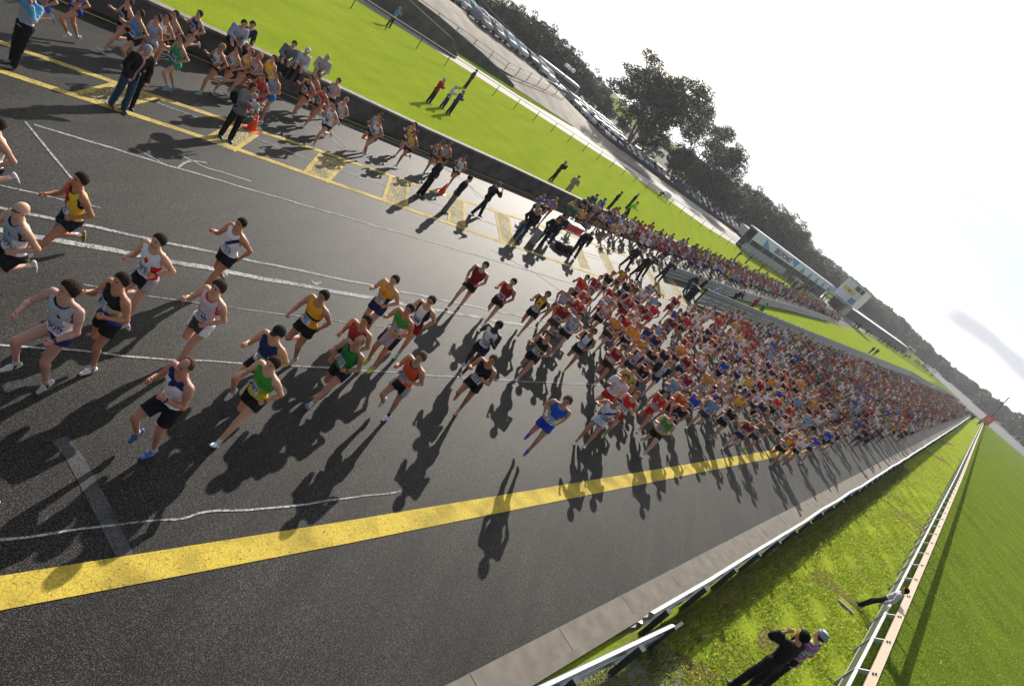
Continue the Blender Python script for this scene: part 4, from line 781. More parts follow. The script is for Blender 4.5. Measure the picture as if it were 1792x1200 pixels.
    for s_ in (-1, 1):
        e = HC+Hf*.090+Hr*s_*.030+Hu*.006; m = np.linalg.norm((v-e)@HA.T*np.array([.8, .6, 1.4]), axis=1) < .0125; c[m] = (.05, .035, .03)
        b = HC+Hf*.092+Hr*s_*.030+Hu*.026; m = np.linalg.norm((v-b)@HA.T*np.array([.55, .6, 1.6]), axis=1) < .0115; c[m] = skin*.35
    m = np.linalg.norm((v-(HC+Hf*.09-Hu*.056))@HA.T*np.array([.55, .6, 1.6]), axis=1) < .012; c[m] = skin*np.array([.8, .5, .5])
    if spec.get('glasses'): m = (np.abs((v-HC)@Hu-.006) < .013) & ((v-HC)@Hf > .045); c[m] = (.01, .01, .012)
    if spec.get('stubble', 0): m = ((v-HC)@Hu < -.05) & ((v-HC)@Hf > .0) & (np.linalg.norm(v-HC, axis=1) < .14); c[m] *= .7
    out['body'] = (v, f, c)
    # --- hair and headwear
    hc = np.array(spec.get('hairc', (.035, .02, .012)), float); hs = spec.get('hair', 'short'); hw = spec.get('hat')
    if hs != 'bald' and hw != 'hood':
        S = SDF(h, .02); e = {'short': .019, 'curly': .028, 'crop': .011, 'receding': .011, 'long': .018, 'tail': .015}.get(hs, .015)
        S.ell(HC+Hu*.024-Hf*.014, (.078+e, .094+e, .094+e), HA)
        if hs in ('long', 'tail'):
            if hs == 'tail': S.cone(HC-Hf*.10+Hu*.04, HC-Hf*.14-Hu*.10+Hr*spec.get('tl', .03), .026, .020); S.cone(HC-Hf*.14-Hu*.10+Hr*spec.get('tl', .03), HC-Hf*.15-Hu*.19+Hr*spec.get('tl', .03)*1.8, .02, .008)
            else: S.cone(HC-Hf*.05-Hu*.02, HC-Hf*.07-Hu*.17, .075, .05)
            cutp = nrm(Hf*.9-Hu*.42); S.cut(lambda G: dotG(G, HC, cutp)-.030)
        else:
            cp = nrm(Hf*.8-Hu*.6); off = .004 if hs == 'receding' else .018; S.cut(lambda G: np.maximum(dotG(G, HC, cp)-off, dotG(G, HC, -Hu)-.062))
            if hs == 'receding': S.cut(lambda G: -(distG(G, HC+Hu*.10+Hf*.06)-.075))
        v, f = S.run(0, .0045 if hs != 'curly' else .0075, 4.3 if hs != 'curly' else 3.9); nz_ = .7+.6*RS.rand(len(v)); out['hair'] = (v, f, hc*nz_[:, None])
    if hw in ('beanie', 'cap', 'hood', 'headband', 'visor'):
        S = SDF(h, .02); e = .024
        if hw == 'hood': S.ell(HC+Hu*.015-Hf*.02, (.098, .115, .118), HA); S.cone(nb-Ff*.03, nt_-Hf*.02, .08, .085); S.cut(lambda G: dotG(G, HC, Hf)-.052)
        elif hw == 'headband': S.ell(HC+Hu*.022-Hf*.014, (.094, .112, .108), HA); S.cut(lambda G: np.abs(dotG(G, HC, Hu)-.045-.0)-.016)
        else:
            S.ell(HC+Hu*.024-Hf*.014, (.078+e, .094+e, .094+e), HA); S.cut(lambda G: dotG(G, HC, -Hu)+.022)
            if hw == 'cap': S2 = SDF(h, .01); S2.cone(HC+Hu*.035+Hf*.08, HC+Hu*.03+Hf*.16, .055, .05, Hu, .14); a_ = S2.run(); 
        v, f = S.run(0, .001)
        if hw == 'cap': f = np.concatenate([f, a_[1]+len(v)]); v = np.concatenate([v, a_[0]])
        c1 = np.array(spec.get('hatc', (.02, .02, .03))); cc = np.tile(c1, (len(v), 1))
        if 'hatstripes' in spec: st = np.array(spec['hatstripes']); cc = st[(((v-HC)@Hu+.3)/.022).astype(int) % len(st)]
        out[hw if hw != 'visor' else 'cap'] = (v, f, cc)
    # --- top
    top = spec.get('top', 'vest'); tcut = []
    if top:
        loose = {'vest': .019, 'crop': .010, 'tee': .020}.get(top, .026); S = torso(SDF(h, .03), 1.0); sleeve = {'tee': .5, 'jacket': 2, 'long': 2}.get(top, 0)
        if top == 'jacket': S.cone(P0-pr*.05-pu*.06, P0+pr*.05-pu*.06, .118*fat, .118*fat, pf, .9)
        hem = {'crop': .25, 'jacket': -.14, 'tee': -.07, 'long': -.06}.get(top, spec.get('hem', -.055))
        if sleeve:
            for sd in 'lr':
                j = J[sd]; S.cone(j['sh'], j['sh']+j['ua']*(.285 if sleeve == 2 else .17), .056, .046 if sleeve == 2 else .062, None, 1, .03)
                if sleeve == 2: S.cone(j['eb'], j['wr']-j['fa']*.01, .043, .034)
        S.cut(lambda G: -(dotG(G, P0, U)-hem))
        nc = nb+Ff*.045+U*.035; nr = .098 if top in ('vest', 'crop') else (.078 if top == 'tee' else .068)
        nk = lambda G: -(distG(G, nc)-nr); S.cut(nk); tcut.append(lambda q: np.linalg.norm(q-nc, axis=1)-nr)
        S.cut(lambda G: dotG(G, nb, U)-(.012 if top in ('vest', 'crop', 'tee') else .06))
        if top in ('vest', 'crop'):
            for s in (-1, 1):
                ac_ = P0+U*.435+Rr*s*(sh+.045); rr_ = .092 if top == 'vest' else .105
                ac2 = P0+U*.34+Rr*s*(sh+.05)
                S.cut(lambda G, a=ac_, r=rr_: -(distG(G, a)-r)); S.cut(lambda G, a=ac2: -(distG(G, a)-.085)); tcut.append(lambda q, a=ac_, r=rr_: np.linalg.norm(q-a, axis=1)-r); tcut.append(lambda q, a=ac2: np.linalg.norm(q-a, axis=1)-.085)
        v, f = S.run(loose, .005 if top != 'crop' else .001)
        q = v-P0; loc = np.stack([q@Rr, q@Ff, q@U], 1); cc = pattern(spec, loc, v, tcut); 
        m = loc[:, 2] > 0
        out[{'jacket': 'jacket', 'tee': 'shirt', 'long': 'jumper', 'crop': 'crop_top'}.get(top, 'vest')] = (v, f, cc)
    # --- bottom
    bt = spec.get('bottom', 'shorts'); bc = np.array(spec.get('bc', (.012, .012, .014)), float)
    def legpart(L_, r0, r1, infl, nz_, full=False):
        vs, fs, n0 = [], [], 0; S = SDF(h, .03)
        S.cone(P0-pr*.055-pu*.0, P0+pr*.055-pu*.0, .115*fat, .115*fat, pf, .95); S.cone(P0+U*.04-pr*.02, P0+U*.04+pr*.02, .100*fat, .100*fat, pf, .95)
        ends = []
        for sd in 'lr':
            j = J[sd]; S.cone(j['hip'], j['hip']+j['th']*(L_ if not full else .43), r0*fat, r1, None, 1, .03); S.ell(j['hip']-pf*.045-pu*.02, (.078, .072, .088), np.eye(3), .03)
            if full: S.cone(j['kn'], j['an']-j['sk']*.0, .062, .056, None, 1, .03)
            ends.append((j['hip']+j['th']*L_, j['th']))
        S.cut(lambda G: dotG(G, P0, U)-(.02 if top in ('vest', 'tee') and spec.get('hem', -.05) < 0 else .07))
        if not full:
            for e, d in ends: S.cut(lambda G, e=e, d=d: np.minimum(dotG(G, e, d), .11-distG(G, e+d*.03)*.7))
        v, f = S.run(infl, nz_); return v, f
    if bt == 'shorts': v, f = legpart(spec.get('slen', .20), .096, .100, .008, .003)
    elif bt == 'briefs': v, f = legpart(.045, .090, .088, .007, .0)
    elif bt in ('trousers', 'jeans'): v, f = legpart(.4, .088, .066, .012, .0045, True)
    elif bt == 'long_shorts': v, f = legpart(.30, .098, .092, .008, .003)
    cc = np.tile(bc, (len(v), 1)); 
    if 'bc2' in spec: m = np.abs(v@pr) > .125; cc[m] = spec['bc2']
    out[{'shorts': 'shorts', 'briefs': 'briefs', 'long_shorts': 'shorts'}.get(bt, 'trousers')] = (v, f, cc)
    # --- shoes and socks
    sc_ = np.array(spec.get('shoe', (.6, .6, .62))); s2 = np.array(spec.get('shoe2', (.15, .2, .45))); soc = spec.get('sock', (.6, .6, .6)); sp_ = []
    for sd in 'lr':
        j = J[sd]; S = SDF(h, .015); a = j['an']; S.cone(a+j['dn']*.052-j['fd']*.045, a+j['dn']*.056+j['fd']*.07, .036, .040, j['dn'], .9); S.cone(a+j['dn']*.056+j['fd']*.07, a+j['dn']*.064+j['fd']*.155, .040, .028, j['dn'], .7); S.cone(a+j['dn']*.01, a+j['dn']*.04, .037, .042)
        bot = a+j['dn']*.088; S.cut(lambda G, b=bot, d=j['dn']: dotG(G, b, d)); v, f = S.run(); cc = np.tile(sc_, (len(v), 1)); u = (v-a)@j['dn']; w = (v-a)@j['fd']; cc[u > .074] = spec.get('sole', (.5, .5, .5)); cc[(np.abs(w-.03-(u-.04)*.6) < .014) & (u < .07)] = s2
        sp_.append((v, f, cc))
        if soc is not None and not long_: S = SDF(h, .01); S.cone(a-j['sk']*spec.get('sockl', .06), a+j['dn']*.02, .036, .036); v, f = S.run(); out.setdefault('socks_', []).append((v, f, np.tile(np.array(soc), (len(v), 1))))
    out['shoes_'] = sp_
    zmin = min(q[0][:, 2].min() for q in sp_) if p.get('ground', True) else out['body'][0][:, 2].min()
    if 'zfix' in p: zmin = p['zfix']
    dz = np.array([0, 0, -zmin+p.get('air', 0)])
    for kx in list(out):
        if kx.endswith('_'): out[kx] = [(a+dz, b, c) for a, b, c in out[kx]]
        else: out[kx] = (out[kx][0]+dz, out[kx][1], out[kx][2])
    out['frame'] = dict(P=P0+dz, U=U, R=Rr, F=Ff, J=J, dz=dz, HC=HC+dz, HA=HA)
    return out
def pattern(spec, loc, v, cuts):
    c1 = np.array(spec.get('c1', (1, 1, 1)), float); c2 = np.array(spec.get('c2', (0.02, .02, .02)), float); c3 = np.array(spec.get('c3', c2), float); pt = spec.get('pat', 'plain'); r, f, u = loc.T; c = np.tile(c1, (len(v), 1))
    if pt == 'sash': c[np.abs(u-.24+r*1.15) < .045] = c2
    elif pt == 'sash2': c[np.abs(u-.30-r*.9) < .05] = c2
    elif pt == 'halves': c[r > .0] = c2
    elif pt == 'sides': c[np.abs(r) > .105] = c2
    elif pt == 'band': c[np.abs(u-.235) < .028] = c2
    elif pt == 'chest': c[(np.abs(u-.27) < .02)] = c2
    elif pt == 'grad': w = np.clip((.34-u+.03*np.sin(r*40)+.25*r)/.22, 0, 1)[:, None]; c = c1*(1-w)+c2*w
    elif pt == 'hoop': c[u < .30] = c2; c[u < .17] = c3
    elif pt == 'yoke': c[(u > .36)] = c2
    elif pt == 'low': c[u < .13] = c2
    elif pt == 'stripes': st = np.array(spec['stripes']); c = st[((u+1+.0*r)/.03).astype(int) % len(st)]
    elif pt == 'open': c[(np.abs(r) < .03) & (f > 0)] = c2
    elif pt == 'halfsash': c[(u-.34+r*1.0 > 0) & (r < .02) | (u > .43)] = c2
    if spec.get('trim') is not None:
        for cf in cuts: c[(cf(v) < .016) & (u > .22)] = spec['trim']
    if spec.get('side') is not None: c[(np.abs(r) > .11) & (u < .30)] = spec['side']
    if spec.get('dot') is not None: c[np.hypot(r+.055, u-.34) < .026] = spec['dot']; c[(f < 0) & (np.hypot(r+.055, u-.34) < .026)] = c1
    if spec.get('crest') is not None: m = (f > 0) & (np.abs(r)+np.abs(u-.33)*.8 < .05+.012*np.sin(r*180)); c[m] = spec['crest']
    return c
MATOF = dict(body=SKIN, hair=HAIR)
def part_mesh(nm, d, mat=None): return mesh_from(nm, d[0], d[1], True, d[2], [mat or MATOF.get(nm, CLOTH)])
BIBW = flat('bib_paper', (.72, .72, .74), .7, .2, var=.03); BIBB = flat('bib_blue_print', (.22, .34, .62), .7, .2, var=.03); BIBN = flat('bib_number_ink', (.02, .035, .14), .7, .2, var=.03)
def _x(): pass
def bib_on(fig, key, num, root, u0=.15, r0=0., tilt=0.):
    fr = fig['frame']; v, f, c = fig[key]; bvh = BVHTree.FromPolygons([Vector(x) for x in v], [tuple(int(k) for k in q) for q in f]); P, U, R, F = fr['P'], fr['U'], fr['R'], fr['F']
    def onto(x, y, lift):
        X = x*math.cos(tilt)-y*math.sin(tilt)+r0; Y = x*math.sin(tilt)+y*math.cos(tilt)+u0; o = P+R*X+U*Y+F*.5; hit = bvh.ray_cast(Vector(o), Vector(-F), 1.)
        q = np.array(hit[0]) if hit[0] is not None else P+R*X+U*Y+F*.11
        return q+F*lift
    w, hh = .235, .18; mb = MB('xyz')
    def grid(x0, x1, y0, y1, lift, m, nx=7, ny=5):
        vs = [tuple(onto(x0+(x1-x0)*i/nx, y0+(y1-y0)*j/ny, lift)) for j in range(ny+1) for i in range(nx+1)]; mb.add(vs, [(j*(nx+1)+i, j*(nx+1)+i+1, (j+1)*(nx+1)+i+1, (j+1)*(nx+1)+i) for j in range(ny) for i in range(nx)], m)
    grid(-w/2, w/2, -hh/2, hh/2, .006, 0); grid(-w/2+.008, w/2-.008, hh*.24, hh*.44, .0085, 1, 7, 2); grid(-w/2+.03, w/2-.03, -hh*.46, -hh*.38, .0085, 1, 7, 1)
    if not num:
        for k in range(3): grid(-.082+k*.058, -.034+k*.058, -.052, .022, .0095, 2, 2, 3)
    if num:
        tm_ = text_mesh(num, .13, BIBN, 0, .002); tv = np.array([q.co[:] for q in tm_.vertices]); sx = min(1., (w-.02)/(np.ptp(tv[:, 0])+1e-6))
        # mirrored across because the wearer faces us
        mb.add([tuple(onto(-x*sx, y-.014, .010)) for x, y, z in tv], [tuple(q.vertices) for q in tm_.polygons], 2)
    me = mesh_from('race_bib', mb.v, mb.f, False, None, [BIBW, BIBB, BIBN], mb.mi); o = link('race_bib', me, root); return o
def person_obj(spec, h, loc, rz, label, cat='runner', group=None, num=None, scale=1., bib=None, name='person'):
    fg = figure(spec, h); root = link(name, part_mesh('body', fg['body']), None, loc, rz); root.scale = (scale,)*3
    root.data.name = 'body'
    for k, d in fg.items():
        if k in ('body', 'frame', 'shoes_', 'socks_'): continue
        link(k, part_mesh(k, d), root)
    for d in fg['shoes_']: link('shoe', part_mesh('shoe', d, SHOE), root)
    for d in fg.get('socks_', []): link('sock', part_mesh('sock', d), root)
    if num is not None:
        key = 'vest' if 'vest' in fg else 'shirt' if 'shirt' in fg else 'crop_top' if 'crop_top' in fg else None
        if key: b = bib or (.15, 0, 0); bib_on(fg, key, num, root, *b)
    if spec.get('watch'):
        j = fg['frame']['J']['l']; dz = fg['frame']['dz']; a = j['wr']+dz-j['fa']*.02; mb = MB('xyz'); mb.tube(tuple(a), tuple(a+j['fa']*.022), .031, .031, 10); mb.tube(tuple(a+j['fa']*.011), tuple(a+j['fa']*.011+nrm(np.cross(j['fa'], fg['frame']['R']))*.04), .017, .017, 10); link('watch', mesh_from('watch', mb.v, mb.f, True, None, [BLACKM]), root)
    return setp(root, label, cat, group), fg
HEAD = R_(180-30)   # facing -t : local +y -> (-sin30,-cos30)
def face(deg=0): return R_(150+deg)
# ================================================================== people
Wt, Bk = (.84, .84, .86), (.014, .014, .018)
SKINS = [(.50, .26, .15), (.55, .30, .19), (.46, .22, .12), (.58, .34, .23), (.42, .19, .10)]
def at_head(fg, root, px, py, rz, scale=1., zoff=0.):
    h = fg['frame']['HC']*scale; c, s = math.cos(rz), math.sin(rz); T, S = TS(px, py, h[2]+zoff); X, Y, _ = W(T, S)
    root.location = (X-(h[0]*c-h[1]*s), Y-(h[0]*s+h[1]*c), zoff); return T, S
PLACED = []
def runner(x, y, spec, label, num='', deg=0, h=.0095, scale=1., bib=None, group=None, cat='runner'):
    sp = dict(spec); sp.setdefault('skin', SKINS[int(x*7+y) % 5]); rz = face(deg+23)
    r, fg = person_obj(sp, h, (0, 0, 0), rz, label, cat, group, num, scale, bib); PLACED.append(at_head(fg, r, x, y, rz, scale)); return r
V = lambda pose, c1, **k: dict(pose=pose, c1=c1, **k)
GREY = (.40, .44, .47); RED = (.68, .022, .022); MAR = (.32, .014, .02); YEL_ = (.88, .58, .03); ORG = (.9, .40, .02); BLU = (.02, .09, .58); LBL = (.22, .50, .82); GRN = (.02, .27, .07); LIM = (.42, .55, .03); NVY = (.014, .025, .12)
runner(-6, 218, V('B', Wt, hair='short'), 'runner in a white singlet cut off by the left edge, above the bald one', '', 0)
runner(35, 368, V('B', GREY, pat='low', c2=Wt, trim=Bk, side=Wt, dot=Bk, hair='bald', glasses=1, hairc=(.05, .03, .02), bc=Bk, shoe=(.65, .65, .68), fat=1.05, slen=.26, mod=dict(hl=46, kl=40, hr=-2, kr=88, sl=-30, el=95, curl=1)), 'bald runner in white framed sunglasses and a grey singlet at the left edge', '1339', 0, bib=(.19, .03, .0))
runner(140, 315, V('B', YEL_, pat='halves', c2=RED, trim=Bk, crest=(.3, .01, .01), bc=(.015, .018, .04), shoe=(.30, .26, .05), shoe2=Bk, sock=Wt, sockl=.12, skin=(.42, .19, .10), mod=dict(hl=42, kl=12, hr=8, kr=92, sl=-26, el=86, sr=22, er=75)), 'runner in a yellow and red halved singlet, mid stride behind the bald one', '15', -4, bib=(.12, .04, .15))
runner(277, 422, V('C', Wt, crest=RED, side=RED, bc=Bk, bc2=(.4, .4, .42), shoe=(.7, .7, .7), shoe2=(.4, .02, .05), watch=1, stubble=1, mod=dict(hl=14, kl=12, hr=28, kr=100, sl=-36, el=105)), 'runner in a white singlet with a red crest and a red side panel', '873', 4, bib=(.14, .03, -.1))
runner(421, 392, V('D', Wt, pat='sash', c2=NVY, dot=(.03, .08, .35), hair='crop', bc=Bk, shoe=(.5, .55, .6), mod=dict(hl=30, kl=10, hr=-8, kr=40, sl=-40, el=60, air=.05)), 'lone runner in a white singlet with dark sash, right of the thick white line', '153', 0, bib=(.12, -.02, -.1))
runner(119, 508, V('Am', GREY, pat='low', c2=Wt, trim=Bk, side=Wt, dot=Bk, hair='curly', bc=NVY, slen=.1, shoe=(.5, .52, .5), shoe2=Bk, sole=(.2, .5, .1), watch=1, skin=(.45, .26, .2), mod=dict(hl=12, kl=32, hr=62, kr=80, sl=8, el=60, sr=30, er=60, abr=30)), 'runner with dark curly hair and a grey singlet over white, bib 805', '805', -4, bib=(.14, -.02, 0))
runner(211, 492, V('B', Bk, pat='hoop', c2=(.6, .55, .3), c3=(.02, .04, .3), hairc=(.03, .015, .01), bc=Bk, shoe=(.65, .62, .6), shoe2=(.3, .05, .05), skin=(.42, .2, .11), mod=dict(hl=14, kl=28, hr=-4, kr=96, sl=-8, el=105, sr=24, er=100)), 'runner in a black singlet with cream and blue hoops beside the grey singlet', '157', 0, bib=(.24, .09, 0))
runner(381, 504, V('D', (.68, .58, .62), trim=RED, bc=(.06, .065, .07), bc2=Wt, shoe=(.3, .3, .3), hair='curly', hairc=(.05, .03, .015), sockl=.1, mod=dict(hl=26, kl=10, hr=2, kr=80, sl=-18, el=85)), 'runner in a pale pink singlet with red trim and grey shorts', '2146', 6, bib=(.14, 0, -.15))
runner(324, 641, V('A', Wt, pat='halfsash', c2=NVY, hair='receding', hairc=(.10, .05, .02), bottom='long_shorts', bc=Bk, watch=1, shoe=(.04, .1, .35), shoe2=(.7, .2, .03), sockl=.04, fat=1.04, skin=(.42, .20, .13), mod=dict(hr=50, kr=78, hl=8, kl=22, sl=6, el=108, sr=22, er=100, inw=.5)), 'balding runner with a dark diagonal across a white singlet and long black shorts', None, -2)
runner(486, 583, V('B', NVY, hair='short', hat='cap', hatc=Bk, side=Wt, bc=Bk, mod=dict(hr=42, kr=70, hl=0, kl=20)), 'runner in a black cap and a dark singlet over a white shirt', '237', 4, bib=(.13, .02, .0))
runner(477, 637, V('B', (.05, .30, .04), pat='grad', c2=(.62, .52, .03), bc=Bk, shoe=(.6, .65, .7), hairc=(.04, .02, .012), watch=1, mod=dict(hl=40, kl=14, hr=-6, kr=82, sl=-30, el=70)), 'runner in a green fading to yellow singlet, leftmost in those colours', '2097', 0, bib=(.18, .04, .1))
runner(565, 519, V('B', ORG, pat='band', c2=Bk, bc=Bk, shoe=(.35, .33, .3), hairc=(.03, .015, .01), skin=(.42, .20, .12), mod=dict(hl=12, kl=40, hr=20, kr=96, sl=-34, el=50, sr=30, er=45)), 'runner in an orange singlet with a black band, left arm hanging back', '95', 2, bib=(.12, .03, 0))
runner(628, 598, V('B', (.02, .24, .05), trim=Bk, hair='receding', hairc=(.2, .16, .12), bc=Bk, shoe=(.15, .2, .4), shoe2=Wt, watch=1, skin=(.43, .21, .13), fat=1.04, mod=dict(hl=52, kl=12, hr=-2, kr=86, sl=-12, el=95, lean=6)), 'runner in a plain green singlet with a very long stride', '202', 0, bib=(.17, .06, .2))
runner(640, 562, V('C', (.45, .03, .04), hair='short'), 'runner in a red singlet half hidden behind the green singlet', '', 0)
runner(690, 491, V('B', ORG, side=NVY, crest=(.5, .3, .02), bc=NVY, shoe=(.6, .6, .62), mod=dict(hl=20, kl=40, hr=2, kr=90, sl=-30, el=90)), 'runner in a yellow orange singlet with navy shorts near the double white line', '35', 3, bib=(.15, .02, .1))
runner(716, 542, V('D', (.06, .32, .05), pat='grad', c2=(.6, .5, .03), side=Wt, bottom='long_shorts', bc=(.45, .45, .46), bc2=Bk, shoe=LIM, shoe2=(.6, .7, .05), sole=(.5, .6, .05), watch=1, mod=dict(hl=22, kl=24, hr=20, kr=40, sl=-20, el=90, air=.05)), 'runner in green and yellow over white with lime shoes and pale tights', '2018', 0, bib=(.18, .03, .15))
runner(754, 527, V('B', Wt, pat='sides', c2=Bk, glasses=1, bc=(.3, .01, .02), shoe=(.1, .4, .15), mod=dict(hl=16, kl=20, hr=4, kr=86, sl=-34, el=62)), 'runner in dark glasses with a white and black singlet and dark red shorts', '', 6)
runner(736, 626, V('A', (.75, .10, .02), trim=Bk, bc=Bk, bc2=(.4, .4, .4), hairc=(.12, .07, .04), shoe=(.6, .6, .65), sock=Bk, skin=(.45, .24, .15), mod=dict(hl=-4, kl=14, hr=40, kr=86, sl=-22, el=115, sr=12, er=108)), 'runner in a bright orange singlet with black shorts and white shoes', '1607', -2, bib=(.15, .05, .1))
runner(872, 570, V('B', Wt, side=NVY, hairc=(.01, .008, .006), skin=(.05, .028, .02), bc=Bk, sock=None, shoe=(.6, .58, .6), mod=dict(hl=44, kl=10, hr=0, kr=40, sl=10, el=125)), 'dark skinned runner in a white and navy singlet, arm raised to the chest', '106', 0, bib=(.15, -.02, .0))
runner(862, 630, V('A', Bk, hairc=(.12, .07, .04), bc=Bk, shoe=(.6, .25, .2), mod=dict(hl=2, kl=18, hr=38, kr=92, sl=6, el=110)), 'runner in an all black kit with pink and white shoes beside the thin white line', '225', 4, bib=(.12, -.01, .1))
runner(849, 465, V('C', (.30, .015, .02), bc=Bk, sock=Bk, shoe=(.3, .15, .12), hairc=(.03, .02, .015), mod=dict(hl=2, kl=6, hr=34, kr=50, sl=-20, el=85, sr=-10, er=50)), 'leftmost runner in a dark red singlet, apart on the open tarmac', None, 8)
runner(898, 494, V('D', (.33, .012, .02), bc=Bk, mod=dict(hl=36, kl=8, hr=-10, kr=60, sl=-24, el=60)), 'second runner in a dark red singlet, behind the lone one on open tarmac', '', 6)
runner(958, 516, V('D', YEL_, pat='sides', c2=Bk, bc=Bk, shoe=(.3, .03, .03), crest=RED, mod=dict(hl=34, kl=10, hr=-6, kr=60)), 'runner in a black sided yellow singlet leading the main pack', '1121', 4, bib=(.12, 0, -.1))
runner(961, 590, V('D', Bk, pat='chest', c2=YEL_, bc=Bk, shoe=(.65, .65, .7), mod=dict(hl=46, kl=12, hr=0, kr=90, sl=-14, el=100)), 'runner in black with a yellow chest band striding over the thin white line', '12', 0)
runner(1039, 581, V('B', Wt, pat='sides', c2=Bk, glasses=1, bc=Bk, shoe=LIM, shoe2=LIM, mod=dict(hl=20, kl=26, hr=-4, kr=90)), 'runner in a black and white vest with lime yellow shoes at the pack front', '125', 4)
runner(1090, 609, V('B', MAR, trim=(.4, .4, .4), bc=Bk, shoe=(.6, .6, .62), hairc=(.03, .015, .01), mod=dict(hl=40, kl=12, hr=4, kr=80)), 'runner in a maroon singlet with a large white bib striding at the pack front', '116', 2)
runner(1095, 661, V('B', (.62, .66, .70), top='tee', dot=LBL, bc=(.5, .02, .03), hair='curly', hairc=(.12, .07, .03), mod=dict(hl=36, kl=30, hr=0, kr=80, sl=-24, el=50)), 'runner in a white short sleeved shirt and red shorts', None, 4)
runner(992, 702, V('E', BLU, pat='low', c2=(.25, .42, .6), side=(.45, .5, .2), bc=(.02, .05, .45), hair='curly', hairc=(.12, .07, .03), shoe=(.03, .08, .45), sock=None, skin=(.45, .24, .16), mod=dict(hl=24, kl=44, hr=6, kr=62, sl=-34, el=66, air=.14, lean=4)), 'runner in royal blue kit and blue shoes with both feet off the ground', '135', 0, bib=(.12, .02, .1))
runner(1081, 704, V('B', Wt, dot=(.02, .05, .3), pat='sash', c2=NVY, hat='headband', hatc=(.75, .75, .75), hairc=(.08, .05, .03), bc=(.66, .68, .72), shoe=(.5, .5, .5), shoe2=Bk, skin=(.42, .2, .12), mod=dict(hl=44, kl=14, hr=36, kr=20, sl=-14, el=105, abr=40)), 'runner in all white kit with a white headband', '1262', 4, bib=(.13, -.04, -.1))
runner(1114, 692, V('B', RED, side=(.6, .6, .6), hair='curly', hairc=(.35, .12, .03), bc=(.4, .02, .02), shoe=LIM, sock=None, mod=dict(hl=14, kl=30, hr=2, kr=60, sl=10, el=120), skin=(.5, .3, .22)), 'red haired runner in a red singlet beside the white headband', '125', 0)
runner(1166, 690, V('D', RED, crest=(.6, .5, .5), bc=RED, bc2=Wt, shoe=(.6, .6, .6), mod=dict(hl=44, kl=10, hr=-6, kr=70, sl=-10, el=90, sr=10, er=60)), 'runner in red vest and red shorts with white side flash, big square bib', '123', 2)
runner(1179, 730, V('B', (.05, .32, .05), pat='grad', c2=(.7, .45, .03), bc=Bk, shoe=(.7, .7, .72), hairc=(.02, .012, .01), mod=dict(hl=42, kl=14, hr=0, kr=70, sl=-10, el=100)), 'runner in a green and gold singlet nearest the yellow line', '1551', 0, bib=(.15, .03, -.1))
runner(-95, 565, V('B', (.5, .5, .52), hair='short'), 'runner just beyond the left edge whose shadow falls across the lower left', '', 0)
runner(-70, 700, V('A', NVY, hair='short'), 'second runner beyond the left edge, only the shadow showing', '', 0)
runner(-190, 640, V('Dm', RED, hair='crop'), 'third runner beyond the left edge, only the shadow showing', '', 0)
runner(-75, 815, V('B', BLU, hair='short'), 'fourth runner beyond the left edge, only the shadow showing', '', 0)
runner(-190, 800, V('A', MAR, hair='crop'), 'fifth runner beyond the left edge, only the shadow showing', '', 0)
